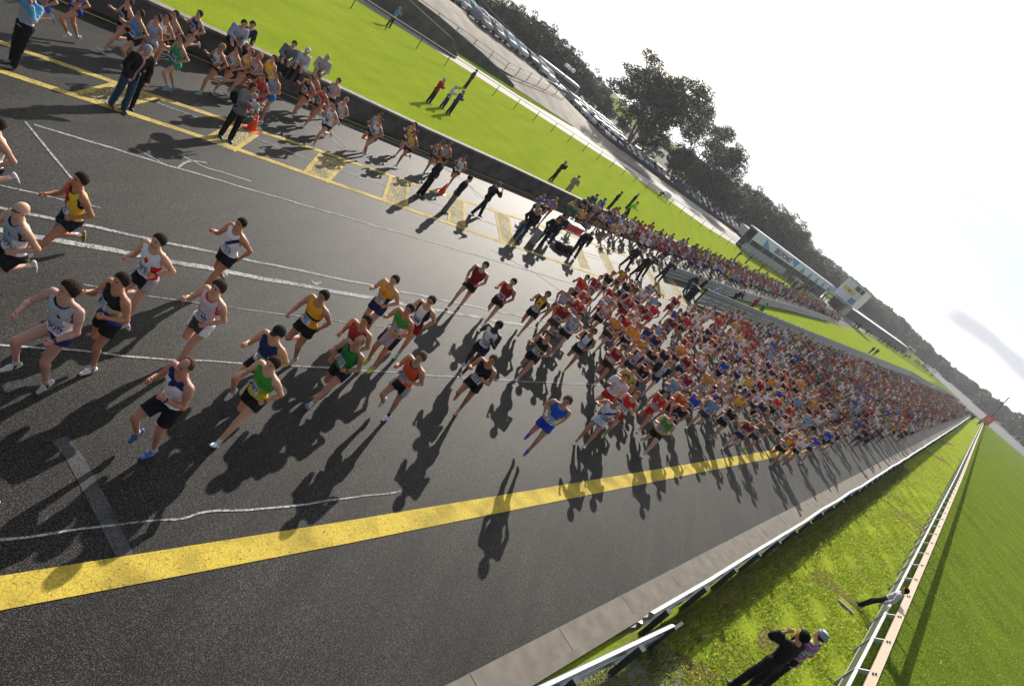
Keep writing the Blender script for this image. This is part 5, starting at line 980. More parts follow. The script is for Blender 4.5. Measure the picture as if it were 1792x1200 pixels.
# front of the pack: (head x, head y, pose, colour, extras, label)
FR = [(1027, 486, 'D', RED, {}, 'runner in a bright red singlet highest at the front of the pack, thick dark hair'),
 (1051, 486, 'B', (.40, .02, .03), dict(dot=Wt), 'runner in a red singlet with a pale badge beside the tallest front group'),
 (1073, 479, 'A', Bk, dict(pat='low', c2=YEL_), 'runner in a black singlet with a yellow hem at the upper front of the pack'),
 (1098, 473, 'B', YEL_, dict(pat='sides', c2=RED, crest=Bk), 'runner in a yellow singlet with red sides behind the yellow hemmed black one'),
 (999, 509, 'B', (.45, .47, .49), dict(trim=NVY, bc=(.08, .09, .12)), 'runner in a light grey singlet with navy trim and slate shorts, arm held out'),
 (1034, 510, 'C', RED, dict(glasses=1), 'runner in a red singlet and sunglasses behind the light grey singlet'),
 (1023, 525, 'B', (.55, .02, .02), dict(crest=(.5, .4, .3)), 'runner in a vivid red singlet with a small pale crest'),
 (995, 534, 'D', MAR, {}, 'runner in a plain maroon singlet with fair hair at the left of the pack'),
 (1015, 553, 'D', (.6, .62, .66), dict(trim=NVY, dot=NVY), 'runner in a white singlet with navy trim and blue bib, left front of the pack'),
 (1069, 531, 'B', (.66, .60, .62), dict(pat='chest', c2=RED), 'runner in a white singlet with one red hoop across the chest'),
 (1078, 505, 'C', (.5, .02, .02), dict(bc=LBL), 'runner in red singlet and light blue shorts, head turned, middle of the front group'),
 (1076, 519, 'A', LBL, {}, 'runner in a light blue singlet behind the red hooped white one'),
 (1104, 493, 'B', Bk, {}, 'runner in a plain black singlet near the last yellow bays'),
 (1117, 496, 'D', (.03, .08, .04), {}, 'runner in a dark green singlet near the last yellow bays'),
 (1111, 521, 'B', (.5, .02, .02), dict(bc=MAR), 'runner in a red singlet with maroon shorts and a square bib, centre front'),
 (1107, 512, 'E', Bk, dict(pat='low', c2=YEL_), 'runner in black and yellow tucked behind the red singlet'),
 (1132, 507, 'B', Wt, dict(pat='band', c2=NVY), 'runner in a white singlet with a thin navy band, right of the front group'),
 (1148, 498, 'D', (.42, .45, .5), {}, 'runner in a pale grey blue singlet at the right of the front group'),
 (1152, 519, 'C', LBL, dict(), 'runner in a sky blue singlet right of the front group'),
 (1134, 533, 'A', MAR, {}, 'runner in a maroon singlet between two red singlets'),
 (1153, 534, 'D', RED, dict(bc=RED), 'runner in red singlet and matching red shorts with a long stride'),
 (1118, 547, 'C', Wt, dict(dot=NVY), 'runner in a white singlet with a navy badge, middle of the pack front'),
 (1104, 554, 'B', MAR, {}, 'runner in a maroon singlet beside the orange and black one'),
 (1087, 557, 'B', ORG, dict(pat='band', c2=Bk), 'broad runner in an orange singlet with a black chest bar in the pack'),
 (1118, 571, 'A', ORG, dict(hair='curly', pat='low', c2=Wt), 'curly haired runner in an orange singlet over white'),
 (1144, 572, 'B', (.03, .06, .28), {}, 'runner in a royal blue singlet with a white bib, middle of the pack'),
 (1164, 571, 'D', LBL, {}, 'runner in a light blue singlet behind the royal blue one'),
 (1157, 586, 'C', NVY, dict(hat='headband', hatc=(.8, .8, .8)), 'runner in a navy singlet and white headband in the pack'),
 (1135, 596, 'B', ORG, dict(glasses=1), 'runner in an orange singlet and dark glasses over pale shorts'),
 (1189, 520, 'B', MAR, dict(bc=MAR), 'runner all in maroon running alone along the right of the front group'),
 (1190, 544, 'A', BLU, {}, 'runner in a bright blue singlet behind the maroon one by the road edge'),
 (1185, 557, 'D', (.2, .02, .03), {}, 'runner in a dark crimson singlet below the bright blue one'),
 (1173, 612, 'B', Bk, {}, 'runner in a black singlet with both arms low, mid pack'),
 (1137, 640, 'B', Bk, dict(dot=Wt), 'runner in a black singlet with a white badge above the white shirt'),
 (1170, 636, 'A', (.5, .52, .55), dict(top='long', pat='sides', c2=Bk, dot=NVY), 'runner in a grey singlet over a black long sleeved shirt'),
 (1111, 648, 'B', LIM, dict(pat='grad', c2=(.6, .3, .02)), 'runner in a lime and orange singlet behind the white shirt'),
 (1192, 664, 'D', (.16, .38, .65), {}, 'runner in a sky blue singlet above the red crest singlet'),
 (1203, 709, 'B', Bk, {}, 'runner in a black singlet reaching forward beside the green and gold one'),
 (1203, 690, 'A', (.6, .08, .02), {}, 'runner in an orange red singlet behind the reaching black one'),
 (1128, 612, 'D', (.5, .5, .53), dict(pat='sides', c2=NVY), 'runner in a pale vest with navy sides behind the big maroon one'),
 (1150, 612, 'C', Bk, dict(pat='chest', c2=Wt), 'runner in a black vest with a thin white chest line in the pack'),
 (1213, 655, 'B', MAR, {}, 'runner in a maroon vest behind the sky blue one, centre of the pack'),
 (1228, 690, 'A', BLU, {}, 'runner in a blue vest a row behind the orange red one'),
 (1258, 700, 'B', (.2, .4, .65), {}, 'runner in a sky blue vest with black shorts near the yellow line'),
 (1266, 690, 'D', BLU, {}, 'runner in a mid blue vest directly behind the sky blue one'),
 (1290, 715, 'B', Bk, dict(glasses=1), 'runner in black vest and sunglasses near the yellow line'),
 (1320, 738, 'B', MAR, {}, 'runner in a maroon vest with fair hair running on the yellow line'),
 (1345, 742, 'A', (.12, .13, .15), {}, 'runner in a charcoal vest beside the fair haired maroon one'),
 (1391, 765, 'B', YEL_, dict(pat='sides', c2=RED), 'runner in yellow and red stripes leading four runners below the pack'),
 (1416, 768, 'D', Wt, {}, 'runner in a plain white vest and black shorts below the pack'),
 (1437, 765, 'B', (.03, .12, .6), {}, 'runner in a bright blue vest rightmost of the four below the pack'),
 (1404, 755, 'A', (.6, .55, .55), dict(), 'runner in a pale vest just behind the four below the pack')]
HC_ = [(.03, .02, .012), (.06, .035, .02), (.12, .07, .035), (.02, .015, .012), (.2, .13, .07)]
for i, (x, y, po, c1, ex, lab) in enumerate(FR):
    sp = V(po+('m' if i % 3 == 1 else ''), c1, hairc=HC_[i % 5], hair=['short', 'crop', 'short', 'curly'][i % 4], bc=[Bk, Bk, NVY, (.05, .05, .055)][i % 4], shoe=[(.6, .6, .62), (.5, .1, .05), (.1, .2, .5), LIM][i % 4]); sp.update(ex); sp['mod'] = dict(lean=7+i % 5, hl=POSES[po]['hl']+(i*7 % 13)-6 if not po+'' == 'x' else 0, sl=POSES[po]['sl']+(i*11 % 17)-8)
    if 'mod' in ex: sp['mod'].update(ex['mod'])
    runner(x, y, sp, lab, '', (i*5 % 14)-7, .0125)
# women in the pit lane
def wrun(x, y, pose, c1, lab, top='crop', hairc=(.05, .03, .02), **k):
    sp = V(pose, c1, fem=True, hair='tail', top=top, bottom='briefs' if top == 'crop' else 'shorts', slen=.12, hairc=hairc); sp.update(k); runner(x, y, sp, lab, '', (x*3 % 13)-6, .0125, .95, (.27, 0, 0) if top == 'crop' else None)
BRN, BLD, GNG = (.06, .035, .02), (.35, .22, .10), (.30, .12, .04)
wrun(82, -38, 'B', LBL, 'woman runner at the top left edge, farther of two without visible heads', bc=BLU)
wrun(140, -30, 'A', BLU, 'woman runner in blue briefs cut off by the top edge of the photo', bc=(.02, .03, .3), sock=Wt)
wrun(226, 4, 'B', Bk, 'woman runner in a black crop top near the top edge', hairc=BRN)
wrun(245, 25, 'A', (.12, .3, .62), 'woman runner in a light blue crop top and black shorts with sunglasses', 'vest', glasses=1, bc=Bk, hem=.08)
wrun(276, 33, 'C', (.4, .5, .62), 'woman runner in a pale blue vest, middle of the group by the wall', 'vest', bc=(.2, .25, .3))
wrun(294, 31, 'B', Wt, 'woman runner in a white crop top with a long ponytail by the wall')
wrun(307, 26, 'D', (.3, .3, .33), 'woman runner in a grey top furthest back of the group by the wall', 'vest')
wrun(349, 25, 'B', NVY, 'woman runner in a navy crop top closest to the concrete wall', shoe=(.6, .6, .6))
wrun(318, 70, 'A', (.05, .35, .15), 'woman runner in a green top and green briefs', 'vest', bc=(.04, .3, .14), shoe=(.1, .3, .5), hem=.05)
wrun(388, 83, 'D', (.66, .64, .66), 'woman runner in a white crop top with fair hair behind the green one', hairc=BLD, shoe=(.1, .35, .2))
wrun(416, 88, 'B', (.45, .47, .55), 'woman runner in a pale crop top between the white and yellow ones')
wrun(439, 93, 'B', YEL_, 'woman runner in a yellow crop top with reddish hair', hairc=GNG)
wrun(454, 99, 'C', (.5, .5, .5), 'woman runner with long orange hair blowing behind her', hairc=(.5, .2, .06))
wrun(479, 103, 'C', YEL_, 'woman runner in a yellow vest next to the concrete wall', 'vest')
wrun(463, 133, 'B', RED, 'woman runner in a red singlet behind the woman carrying a child', 'vest')
wrun(486, 133, 'C', LBL, 'woman runner in a light blue top and blue briefs', 'vest', bc=(.03, .2, .55), hem=.08)
wrun(545, 137, 'D', Bk, 'woman runner in black crop top and black shorts behind the hooded spectator')
wrun(556, 133, 'B', (.3, .25, .25), 'woman runner in a grey top just behind the black crop top')
wrun(570, 157, 'B', RED, 'woman runner in a red crop top with a blue bib', bc=Bk)
wrun(592, 142, 'C', (.5, .5, .52), 'woman runner in a light grey singlet close to the wall', 'vest')
wrun(586, 186, 'D', Wt, 'woman runner in a white singlet with a blue badge', 'vest', dot=BLU, bc=Bk)
wrun(605, 176, 'B', (.62, .6, .6), 'woman runner in a white singlet with fair hair behind the blue badge', 'vest', hairc=BLD)
wrun(665, 202, 'C', LBL, 'woman runner in a blue top, left of a close pair', 'vest')
wrun(666, 213, 'A', Wt, 'woman runner in a white crop top in front of the blue top')
wrun(726, 219, 'B', YEL_, 'woman runner in a black and yellow vest behind the red and yellow one', 'vest', pat='sides')
wrun(728, 233, 'D', YEL_, 'woman runner in a red and yellow vest mid stride', 'vest', pat='low', c2=RED)
wrun(773, 251, 'D', (.5, .42, .2), 'woman runner in a gold crop top behind the black coat', pat='sides')
wrun(788, 253, 'B', (.35, .35, .35), 'woman runner in a grey crop top close to the gold one')
wrun(814, 276, 'D', Wt, 'woman runner in a white top just left of the saluting man', 'vest', dot=NVY)
for i, (x, y, po, c1, tp, ex, lab) in enumerate([(953, 343, 'B', (.12, .2, .5), 'vest', dict(hat='headband', hatc=Wt), 'woman runner with a white headband behind the blue capped man'),
 (974, 349, 'B', (.12, .14, .4), 'crop', {}, 'woman runner in a navy crop top behind the black vested official'), (1007, 352, 'A', YEL_, 'vest', dict(pat='low', c2=RED), 'woman runner in a yellow top with a red hem, first of the pit lane pack'),
 (1029, 347, 'B', Bk, 'vest', {}, 'woman runner in a black vest leading the pit lane pack by the wall'), (1026, 367, 'D', YEL_, 'vest', dict(pat='low', c2=RED), 'woman runner in a yellow vest with a red hem, nearer the coolers'),
 (1049, 357, 'B', (.4, .4, .42), 'crop', {}, 'woman runner in a grey crop top at the front of the pit lane pack'), (1073, 367, 'A', NVY, 'vest', {}, 'woman runner in a navy vest near the seated spectators'), (1060, 372, 'C', Wt, 'crop', {}, 'woman runner in a white crop top third in the pit lane pack')]):
    wrun(x, y, po, c1, lab, tp, hairc=[BRN, BLD, BRN, (.03, .02, .01)][i % 4], **ex)
# ---------------------------------------------------------------- spectators and officials, placed by their feet
def stand(x, y, spec, deg, lab, h=.014, scale=1., z=0., cat='spectator', group=None, head=False):
    sp = dict(top='jacket', bottom='trousers', c1=Bk, bc=Bk, skin=SKINS[int(x+y) % 5], shoe=(.04, .04, .05), shoe2=(.05, .05, .05), sole=(.1, .1, .1)); sp.update(spec); T, S = TS(x, y, z)
    r, fg = person_obj(sp, h, W(T, S, z), face(deg), lab, cat, group, None, scale)
    if head: at_head(fg, r, x, y, face(deg), scale, z)
    return r, fg
DKG = (.05, .052, .055); JEAN = (.035, .07, .13)
stand(18, 116, dict(pose='CAM', top='jumper' if 0 else 'long', pat='yoke', c1=(.45, .47, .52), c2=(.15, .4, .6), bc=Bk, hair='short', shoe=(.2, .2, .2)), 30, 'spectator in a pale blue and white top with black trousers at the top left edge', .013)
stand(203, 190, dict(pose='LEAN', c1=(.018, .014, .013), pat='open', c2=(.5, .3, .3), bc=JEAN, bottom='trousers', hairc=(.38, .37, .36), mod=dict(lean=14, hl=8, hr=0, sl=18, sr=12, el=30, er=34, inw=.3)), 105, 'grey haired man in a dark jacket and jeans bending towards a child', .013)
stand(222, 189, dict(pose='POCK', hat='beanie', hatstripes=[(.5, .03, .06), (.02, .03, .12), (.45, .45, .5)]), 105, 'child in black wearing a striped bobble hat beside the grey haired man', .013, .70)
wm, wf = stand(393, 244, dict(pose='FOLD', fem=True, hair='long', hairc=BRN, c1=(.22, .20, .19), bc=Bk, mod=dict(sl=24, el=70, sr=40, er=80, inw=.2)), 95, 'woman in a grey jacket and black trousers holding a small child', .013)
r_, f_ = stand(437, 184, dict(pose='SIT', c1=(.62, .60, .6), pat='low', c2=RED, bottom='shorts', bc=(.6, .58, .6), hat='beanie', hatc=(.4, .02, .04), shoe=RED), 200, 'small child in white and red carried on the woman\'s arm', .010, .45, 1.0, 'child')
r_.location = Vector(wm.location)+Vector((.30, -.12, .92))
mbb = MB('xyz'); bl = Vector(wm.location)
S_ = SDF(.014, .03); S_.ell((0, 0, .2), (.19, .10, .17), np.eye(3)); v_, f__ = S_.run(0, .006); bag = link('shoulder_bag', mesh_from('shoulder_bag', v_, f__, True, np.tile(Bk, (len(v_), 1)), [CLOTH])); bag.location = bl+Vector((-.28, .05, .92)); setp(bag, 'black shoulder bag slung behind the woman with the child', 'bag')
sbm = MB('xyz'); sbm.tube((-.05, 0, .36), (.22, 0, .58), .012); link('strap', mesh_from('strap', sbm.v, sbm.f, True, None, [BLACKM]), bag)
stand(734, 343, dict(pose='POCK', hair='short', mod=dict(side=0)), 120, 'man in a long black coat and black trousers standing by the orange cone', .013)
stand(776, 372, dict(pose='STAND', c1=(.012, .014, .03), bc=(.20, .18, .16), hair='short', mod=dict(lean=5)), 130, 'man in a navy jacket and pale grey trousers beside the cone', .013)
stand(831, 378, dict(pose='PHONE', hair='crop', hairc=(.2, .17, .14), mod=dict(hl=14, hr=-12, er=128)), 150, 'man in a black suit with one hand raised to his head', .013)
stand(963, 318, dict(pose='CAM', hat='cap', hatc=(.5, .5, .5)), 115, 'person in black with a pale cap on the lawn just behind the wall', .015)
stand(1064, 366, dict(pose='POCK'), 110, 'person all in black on the lawn, left of a pair beyond the wall')
stand(1096, 365, dict(pose='POCK', hairc=(.4, .38, .36)), 110, 'pale haired person in black on the lawn, right of a pair beyond the wall')
stand(749, 181, dict(pose='FOLD', c1=(.35, .02, .03), hairc=(.5, .5, .5)), 115, 'person in a red jacket and black trousers, left of three on the lawn', .015)
stand(772, 190, dict(pose='FOLD', c1=(.62, .62, .68), hat='hood', hatc=(.62, .62, .68), bc=NVY), 115, 'person in a white hooded top, middle of three on the lawn', .015, .95)
stand(783, 201, dict(pose='FOLD', c1=(.02, .04, .22), bc=(.012, .02, .06), hairc=BLD), 115, 'person in a blue jacket, right of three on the lawn', .015)
stand(813, 155, dict(pose='POCK'), 120, 'man all in black standing near the thin fence on the lawn', .015)
stand(679, 48, dict(pose='CAM', c1=(.12, .3, .5), pat='low', c2=(.4, .42, .45), hairc=(.4, .38, .35)), 115, 'person in a blue and white top leaning by the lawn fence', .015)
stand(838, 87, dict(pose='POCK', c1=(.08, .05, .05)), 110, 'person in dark clothes above the retaining wall by the parked cars', .02)
stand(1284, 455, dict(pose='FOLD', pat='open', c2=(.5, .5, .5)), 115, 'person in black with a white scarf on the lawn beyond the women', .02)
stand(1304, 461, dict(pose='STAND', c1=DKG), 100, 'person in dark grey on the lawn, next to the white scarfed one', .02)
stand(1326, 475, dict(pose='POCK', c1=(.3, .02, .03)), 100, 'person in a dark red jacket on the far lawn', .02)
stand(1337, 483, dict(pose='POCK', c1=(.3, .3, .3), bc=(.2, .2, .2)), 100, 'person in pale grey on the far lawn', .02)
kx, ky = TS(1152, 343); stand(1152, 343, dict(pose='SQUAT', mod=dict(lean=45)), 130, 'photographer in black crouching at the far side of the lawn', .02)
mb = MB(); mb.box(kx+1.0, kx+1.06, ky+.2, ky+1.0, .25, 1.15); o = empty('white_panel', W(kx+1, ky+.5)); mb.build('panel', [WHITEP], o); mb = MB(); mb.box(kx+1.0, kx+1.06, ky+.15, ky+1.05, 1.153, 1.22); mb.box(kx+1, kx+1.06, ky+.15, ky+.2, 0, 1.15); mb.box(kx+1, kx+1.06, ky+1.003, ky+1.05, 0, 1.15); mb.build('frame', [DARKM], o); setp(o, 'small white panel in a dark frame beside the crouching photographer', 'panel')
# table group
stand(902, 420, dict(pose='POCK', c1=Bk, bc=JEAN, hairc=(.5, .48, .45), mod=dict(lean=8)), 60, 'white haired man in a black jacket and blue jeans beside the drum', .013)
stand(918, 402, dict(pose='STAND', top='vest', c1=Bk, bottom='trousers', bc=(.02, .02, .03), hat='cap', hatc=(.05, .12, .45)), 80, 'man in a black sleeveless top and a blue cap', .014)
stand(938, 431, dict(pose='POCK', mod=dict(lean=10)), 70, 'person in black standing between the drum and the table', .013)
stand(955, 424, dict(pose='LEAN', c1=(.025, .03, .02), bc=(.02, .03, .06), mod=dict(lean=12, sl=30, sr=30)), 40, 'person in a dark olive jacket leaning over the red coolers', .013)
stand(974, 398, dict(pose='LEAN', c1=(.02, .14, .08), bc=Bk, mod=dict(lean=20)), 60, 'person in a green jacket bending behind the red coolers', .014)
stand(998, 447, dict(pose='LEAN', c1=(.008, .008, .009), bc=Bk, fat=1.15, hat='hood', hatc=(.01, .01, .01), mod=dict(lean=30, sl=10, sr=10)), 60, 'person in a bulky black padded coat stooping right of the coolers', .013)
stand(985, 345, dict(pose='FOLD', c1=(.35, .30, .22), bc=(.3, .25, .2), hairc=BRN), 60, 'person in a beige jacket standing against the wall', .016)
for lab, x, y, sc_, dg in (('dark coated official with a bag, left of the three beside the runners', 1088, 470, 1., 75), ('tall official in black striding beside the front group', 1106, 487, 1.03, 80), ('official in navy, head lowered, beside the tall one', 1118, 482, 1., 95)):
    stand(x, y, dict(pose='LEAN' if 'lowered' in lab else 'POCK', c1=(.015, .02, .035), bc=Bk, mod=dict(hl=14, hr=-10, lean=12, hpitch=-20)), dg, lab, .014, sc_, cat='official')
stand(1149, 491, dict(pose='CAM', c1=(.02, .03, .05), hair='crop'), 70, 'photographer in dark blue at the end of the pit lane guard rail', .014, cat='photographer')
stand(1193, 508, dict(pose='LEAN', c1=Bk, bc=JEAN, mod=dict(lean=30)), 100, 'person in black and blue jeans leaning on the pit lane guard rail', .014)
stand(1212, 517, dict(pose='POCK', mod=dict(lean=6)), 110, 'person in black standing beside the tyre stack', .014)
stand(1238, 523, dict(pose='SIT', c1=(.5, .55, .66), hat='hood', hatc=(.55, .6, .7), bc=DKG, mod=dict(lean=24, ground=False)), 70, 'person in a pale blue hooded top leaning over the tall guard rail', .014)
stand(1276, 530, dict(pose='LEAN', mod=dict(lean=40)), 70, 'photographer in black bending over the tall guard rail', .014, cat='photographer')
stand(1306, 546, dict(pose='POCK', c1=(.5, .03, .02)), 80, 'person in a red jacket behind the tall guard rail', .016)
stand(1318, 556, dict(pose='POCK', c1=(.03, .35, .08)), 80, 'person in a bright green jacket behind the tall guard rail', .016)
stand(1090, 378, dict(pose='LEAN', c1=(.25, .75, .03)), 110, 'steward in a fluorescent lime jacket on the lawn by the wall', .016, cat='steward')
# seated on the wall
def sit(x, y, spec, deg, lab, sc_=1.):
    sp = dict(top='jacket', bottom='trousers', bc=Bk, c1=Bk, pose='SIT', shoe=(.1, .1, .1)); sp.update(spec); sp.setdefault('skin', SKINS[1]); md = dict(ground=False); md.update(sp.get('mod', {})); sp['mod'] = md
    r, fg = person_obj(sp, .014, (0, 0, 0), face(deg), lab, 'spectator', None, None, sc_); P = fg['frame']['P']; z = .95+.09-P[2]; at_head(fg, r, x, y, face(deg), sc_, z); return r
sit(427, 42, dict(c1=(.35, .42, .5), pat='low', c2=(.02, .02, .03)), 85, 'person in a pale blue and dark jacket seated on the wall, left of a pair')
sit(442, 44, dict(c1=(.03, .035, .05)), 85, 'person in dark clothes seated on the wall, right of a pair')
sit(515, 78, dict(c1=(.17, .2, .22)), 70, 'dark haired man in a grey jacket seated on the wall, left of three')
sit(538, 90, dict(c1=(.62, .62, .68), hat='cap', hatc=(.6, .62, .68), hair='tail', fem=True), 60, 'woman in a white top and white cap seated on the wall, middle of three')
sit(573, 101, dict(c1=(.42, .40, .38), hat='hood', hatc=(.45, .42, .4)), 60, 'person in a pale hooded top seated on the wall, right of three')
sit(1045, 343, dict(c1=(.02, .10, .16)), 80, 'person in a dark teal jacket seated on the wall above the women')
sit(1059, 350, dict(c1=(.06, .1, .4), hat='cap', hatc=(.07, .12, .45)), 80, 'person in a blue cap seated on the wall above the women')
# right hand side
stand(1404, 1113, dict(pose='CAM', c1=(.008, .008, .009), bc=(.012, .012, .014), hair='short', hairc=(.006, .006, .006), mod=dict(sl=70, sr=58, el=128, er=125, ab=42)), -112, 'man in black on the verge raising both hands to his face', .011, 1.13, head=True)
stand(1436, 1112, dict(pose='POCK', fem=True, top='jacket', pat='stripes', c1=(.5, .1, .2), stripes=[(.55, .05, .15), (.6, .25, .35), (.05, .12, .5), (.55, .5, .15), (.05, .35, .3), (.6, .3, .45), (.45, .05, .2), (.1, .15, .55)], bc=Bk, hat='beanie', hatstripes=[(.6, .3, .5), (.05, .35, .3), (.6, .5, .15), (.1, .15, .6), (.7, .7, .7)]), -105, 'woman in a striped multicoloured jacket and matching striped hat on the verge', .011, 1.1, head=True)
fc = stand(1584, 1033, dict(pose='BACK', top='long', c1=(.55, .52, .60), bc=(.015, .013, .018), hairc=(.02, .008, .006), shoe=(.03, .06, .3), shoe2=(.5, .5, .6), mod=dict(hl=34, hr=22, kl=20, kr=8, lean=-14, spread=.12)), -90, 'dark haired person in a white top leaning back against the running rail', .012, .92, head=True)
# far spectators by the buildings and at the end of the track
LIB = {}
def lib(key, spec, h, bibq=False):
    fg = figure(spec, h); d = {}
    for k, q in fg.items():
        if k in ('frame', 'shoes_', 'socks_'): continue
        d[k] = part_mesh(k, q)
    for i, q in enumerate(fg['shoes_']): d['shoe'+' '*i] = mesh_from('shoe', q[0], q[1], True, q[2], [SHOE])
    LIB[key] = (d, fg)
    if bibq:
        k2 = 'vest' if 'vest' in fg else 'crop_top'; b = bib_on(fg, k2, '', None, .27 if k2 == 'crop_top' else .15, 0, .05); d['race_bib'] = b.data; bpy.data.objects.remove(b)
    return d
def place(key, loc, rz, cols, scale=1.):
    d, fg = LIB[key]; r = link('person', d['body'], None, loc, rz); r.scale = (scale,)*3; r.color = tuple(cols['body'])+(1,)
    for k, m in d.items():
        if k == 'body': continue
        o = link(k.strip(), m, r); 
        if k in cols: o.color = tuple(cols[k])+(1,)
    return r
W1 = (1, 1, 1)
for k in ('A', 'B', 'C', 'D', 'E', 'Am', 'Bm', 'Dm'):
    lib('m'+k, dict(pose=k, skin=W1, c1=W1, bc=W1, hairc=W1, pat={'A': 'plain', 'B': 'sides', 'C': 'plain', 'D': 'band', 'E': 'plain', 'Am': 'low', 'Bm': 'plain', 'Dm': 'plain'}[k], c2=(.12, .12, .12) if k != 'Am' else (.3, .3, .3), hair=['short', 'crop', 'curly'][len(LIB) % 3]), .019, True)
for k in ('A', 'B', 'D', 'Bm'):
    lib('w'+k, dict(pose=k, fem=True, skin=W1, c1=W1, bc=W1, hairc=W1, hair='tail', top='crop' if k in 'AD' else 'vest', bottom='briefs' if k in 'AD' else 'shorts', slen=.1, pat='plain' if k != 'B' else 'low', c2=(.3, .3, .3)), .019, True)
for k in ('POCK', 'FOLD', 'STAND', 'SIT'): lib('s'+k, dict(pose=k, top='jacket', bottom='trousers', skin=W1, c1=W1, bc=W1, hairc=W1), .026)
PAL = [('white', Wt), ('red', RED), ('maroon', MAR), ('royal blue', BLU), ('light blue', LBL), ('navy', NVY), ('black', Bk), ('orange', ORG), ('yellow', YEL_), ('green', GRN), ('grey', (.3, .32, .34)), ('dark red', (.30, .015, .02))]
PW = np.array([.34, .16, .07, .08, .10, .07, .08, .04, .025, .03, .045, .04]); PW /= PW.sum()
SHC = [('black', Bk), ('navy', NVY), ('dark grey', (.05, .05, .055)), ('white', (.5, .5, .52)), ('red', (.35, .02, .02)), ('royal blue', BLU)]; SW = np.array([.55, .15, .1, .06, .08, .06])
HRC = [('dark', (.025, .015, .01)), ('brown', (.07, .04, .02)), ('fair', (.28, .18, .08)), ('black', (.012, .01, .01))]; HW = [.4, .35, .12, .13]
def project(x, y, z):
    p = np.array([x, y, z-CAMH]); zz = p@_F; return 896+FPX*(p@CR)/zz, 600-FPX*(p@CU)/zz
rr = np.random.RandomState(21)
def wall_s(t): return float(np.interp(t, [a for a, b in wallp], [b for a, b in wallp]))
def scatter(region, n_try, dmin, existing):
    grid = {}; pts = []
    def key(t, s): return int(t//1.2), int(s//1.2)
    for (t, s) in existing: grid.setdefault(key(t, s), []).append((t, s))
    for _ in range(n_try):
        q = region(rr)
        if q is None: continue
        t, s = q; k = key(t, s); ok = True; dm = dmin*(1+.0*t)
        for a in (-1, 0, 1):
            for b in (-1, 0, 1):
                for (u, v) in grid.get((k[0]+a, k[1]+b), []):
                    if (u-t)**2*.8+(v-s)**2 < dm*dm: ok = False; break
                if not ok: break
            if not ok: break
        if ok: grid.setdefault(k, []).append((t, s)); pts.append((t, s))
    return pts
LO_T = [20, 24, 30, 38, 46, 65, 118, 190, 262]; LO_S = [-5.0, -4.4, -3.4, -3.2, -2.9, -2.3, -2.4, -2.0, -2.0]
def mregion(r):
    t = 21+r.rand()**.85*235; s = -14.4+r.rand()*12.6
    if math.sin(t*.55+s*1.3)+math.sin(t*.21-s*.9+1)+math.sin(t*1.7+s*.4) > 1.25 and r.rand() < .75: return None
    if s > np.interp(t, LO_T, LO_S): return None
    up = np.interp(t, [22, 32, 45, 90, 130, 150, 200, 260], [-11.8, -12.4, -13.6, -13.4, -12.0, -11.0, -10.2, -9.0])
    if s < up: return None
    x, y = project(*W(t, s, 1.62))
    if x < 1196 or (x < 1260 and y > 720) or (x < 1440 and y > 735): return None
    edge = (s-np.interp(t, LO_T, LO_S)); 
    if edge > -2.2 and r.rand() > .30: return None
    if t > 170 and r.rand() < (t-170)/85: return None
    if t > 95 and r.rand() < .25: return None
    return t, s
men = scatter(mregion, 26000, .86, PLACED)
def wregion(r):
    t = 34+r.rand()*118; w_ = wall_s(t); s = w_+.5+r.rand()*(2.9 if t < 62 else 3.6)
    if t > 46 and s > float(np.interp(t, [42.5, 46.4, 54.6, 64, 91.6, 130.9, 160], [-18.6, -19, -19.6, -20.3, -23.5, -27.4, -30]))-.4: return None
    x, y = project(*W(t, s, 1.55))
    if x < 1078: return None
    return t, s
women = scatter(wregion, 7000, .80, PLACED)
print('men', len(men), 'women', len(women), 'placed', len(PLACED))
allr = [(t, s, 'm') for t, s in men]+[(t, s, 'w') for t, s in women]; allr.sort(key=lambda q: math.hypot(*W(q[0], q[1])[:2]))
NSPEC = 58; NIND = 300-len(PLACED)-NSPEC-24; items = []
MK = [k for k in LIB if k[0] == 'm']; WK = [k for k in LIB if k[0] == 'w']
def style():
    a = rr.choice(len(PAL), p=PW); b = rr.choice(len(SHC), p=SW); c = rr.choice(4, p=HW); d = rr.randint(5); return a, b, c, d
for (t, s, g) in allr[:NIND]:
    a, b, c, d = style(); key = (MK if g == 'm' else WK)[rr.randint(len(MK if g == 'm' else WK))]; k2 = np.array(SKINS[d])*(.85+.3*rr.rand())
    cols = dict(body=k2, vest=PAL[a][1], crop_top=PAL[a][1], shorts=SHC[b][1], hair=HRC[c][1])
    o = place(key, W(t, s, 0), face(rr.normal()*7), cols, (.94+.08*rr.rand()) if g == 'm' else .93)
    d_ = math.hypot(*W(t, s)[:2]); items.append((o, '%s in a %s %s with %s shorts%s' % ('pack runner' if g == 'm' else 'pit lane woman', PAL[a][0], 'crop top' if 'crop_top' in LIB[key][0] else 'singlet', SHC[b][0], ', %s hair' % HRC[c][0]), d_)); o['category'] = 'runner'
    o['group'] = 'runners packed together behind the leaders' if g == 'm' else 'women running in the pit lane pack'
single_out(items, 'nearest dressed alike')
